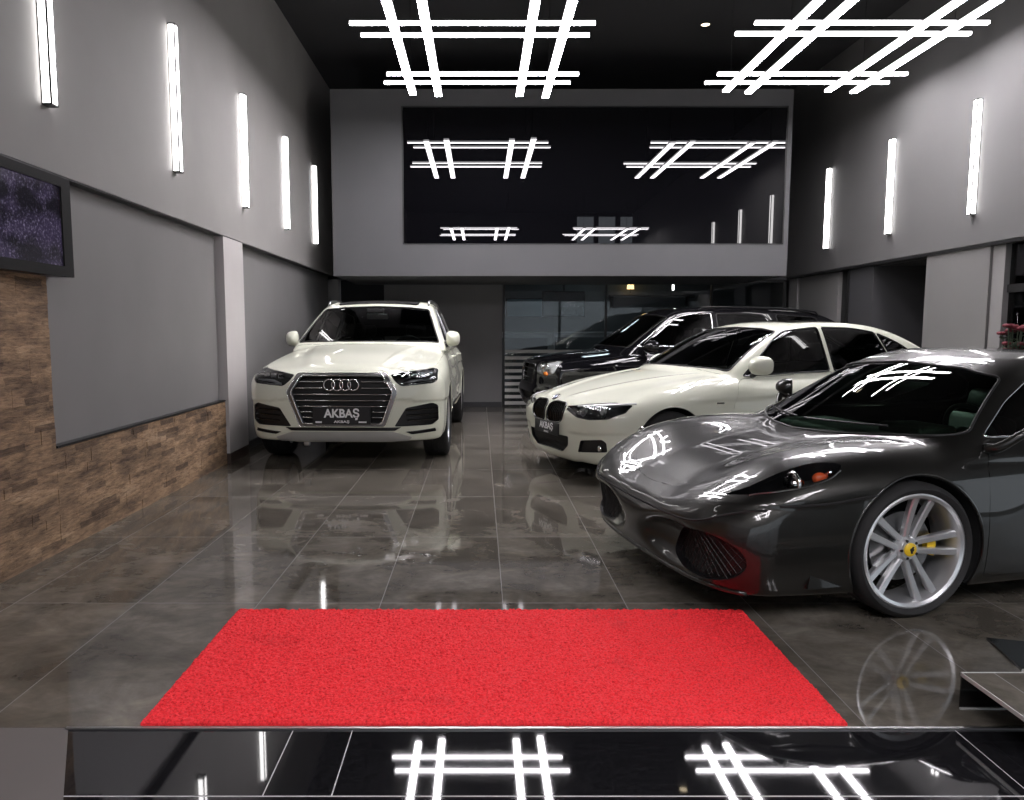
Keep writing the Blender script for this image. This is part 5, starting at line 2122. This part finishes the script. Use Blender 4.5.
# low tiled step by the threshold
st = empty('low_step', (1.71, 2.62, 0), 0, 'low step with a tiled top over a black board, right edge by the threshold', 'step')
MB().box(0, 1.6, -.40, .0, .120, .130).build('step_top', TILE, st)
MB().box(-.004, 1.6, -.006, .0, .0, .119).build('step_board', GLOSSB, st)
eb = MB().box(-.004, .0, -.40, .003, .118, .132).box(-.004, 1.6, .0, .004, .118, .132).box(-.006, .16, -.012, -.006, 0, .006)
eb.build('edge_strip', mat('pale_metal_edge', (.60, .60, .58), .4, .5), st)
fs = empty('floor_strip', (2.2, 3.0, 0), 0, 'black flat strip with a pale edge lying on tiles beside the low step', 'strip')
MB().prism([(-.065, -.09), (.0, .225), (.35, .12), (.30, -.09)], .0005, .012, 'z').build('strip_plate', GLOSSB, fs)
MB().prism([(-.073, -.098), (-.065, -.09), (.30, -.09), (.30, -.098)], .0005, .013, 'z').build('pale_edge', MATS['pale_metal_edge'], fs)

# potted red flowers in the bay window
fp = empty('potted_flowers', (6.42, 9.15 - .0, 0), 0, 'red flowers in a tall dark pot by the window at the right edge', 'plant')
fp.location = (5.185, 7.50, 0)
MB().lathe([(0, 0), (.11, 0), (.14, .75), (.13, .75), (.11, .70), (0, .70)], 28, 'z').build('pot', BLACKP, fp, smooth=True, sharp=40)
LEAF = mat('dark_leaf', (.03, .05, .025), .6)
PETAL = mat('red_petal', (.13, .010, .02), .7)
rr = random.Random(5)
stems, leaves = MB(), MB()
for k in range(16):
    a, q = rr.uniform(0, 2 * pi), rr.uniform(.03, .13)
    top = (q * cos(a), q * sin(a), rr.uniform(1.12, 1.44))
    stems.tube([(0.03 * cos(a), .03 * sin(a), .7), (q * .5 * cos(a), q * .5 * sin(a), .95), top], .006, 5)
    for i in range(5):
        t = rr.uniform(.5, .95)
        c = Vector((q * t * cos(a), q * t * sin(a), (.75 + (top[2] - .75) * t)))
        d = Vector((rr.uniform(-1, 1), rr.uniform(-1, 1), rr.uniform(-.2, .6))).normalized()
        sd = d.cross(Vector((0, 0, 1))).normalized() * .028
        leaves.add([c, c + d * .04 + sd, c + d * .09, c + d * .04 - sd, c + d * .04 + Vector((0, 0, .006))], [(0, 1, 4), (1, 2, 4), (2, 3, 4), (3, 0, 4)])
    petals = MB()
    for i in range(7):
        b_ = 2 * pi * i / 7
        petals.sphere((top[0] + .026 * cos(b_), top[1] + .026 * sin(b_), top[2]), .026, 8, 6, (1, 1, .7))
    petals.build('flower_head', PETAL, fp, smooth=True)
stems.build('stems', LEAF, fp)
leaves.build('leaves', LEAF, fp)

# ------------------------------------------------------------------ world, camera, view
wd = bpy.data.worlds.new('evening')
SC.world = wd
wd.use_nodes = True
bg = wd.node_tree.nodes['Background']
bg.inputs['Color'].default_value = (.48, .50, .55, 1)
bg.inputs['Strength'].default_value = WORLD
cam = bpy.data.cameras.new('camera')
co = bpy.data.objects.new('camera', cam)
COL.objects.link(co)
co.location = (0, 0, 1.34)
co.rotation_euler = (pi / 2 - atan(80 / 770.0), 0, 0)
cam.sensor_width = 36
cam.sensor_fit = 'HORIZONTAL'
cam.lens = 770 / 1024 * 36
cam.shift_x = 32 / 1024
cam.shift_y = 10 / 1024
cam.clip_start = .05
SC.camera = co
vs = SC.view_settings
vs.view_transform = 'Standard'
vs.look = 'None'
vs.gamma = 1
vs.use_curve_mapping = False
vs.exposure = EXPO
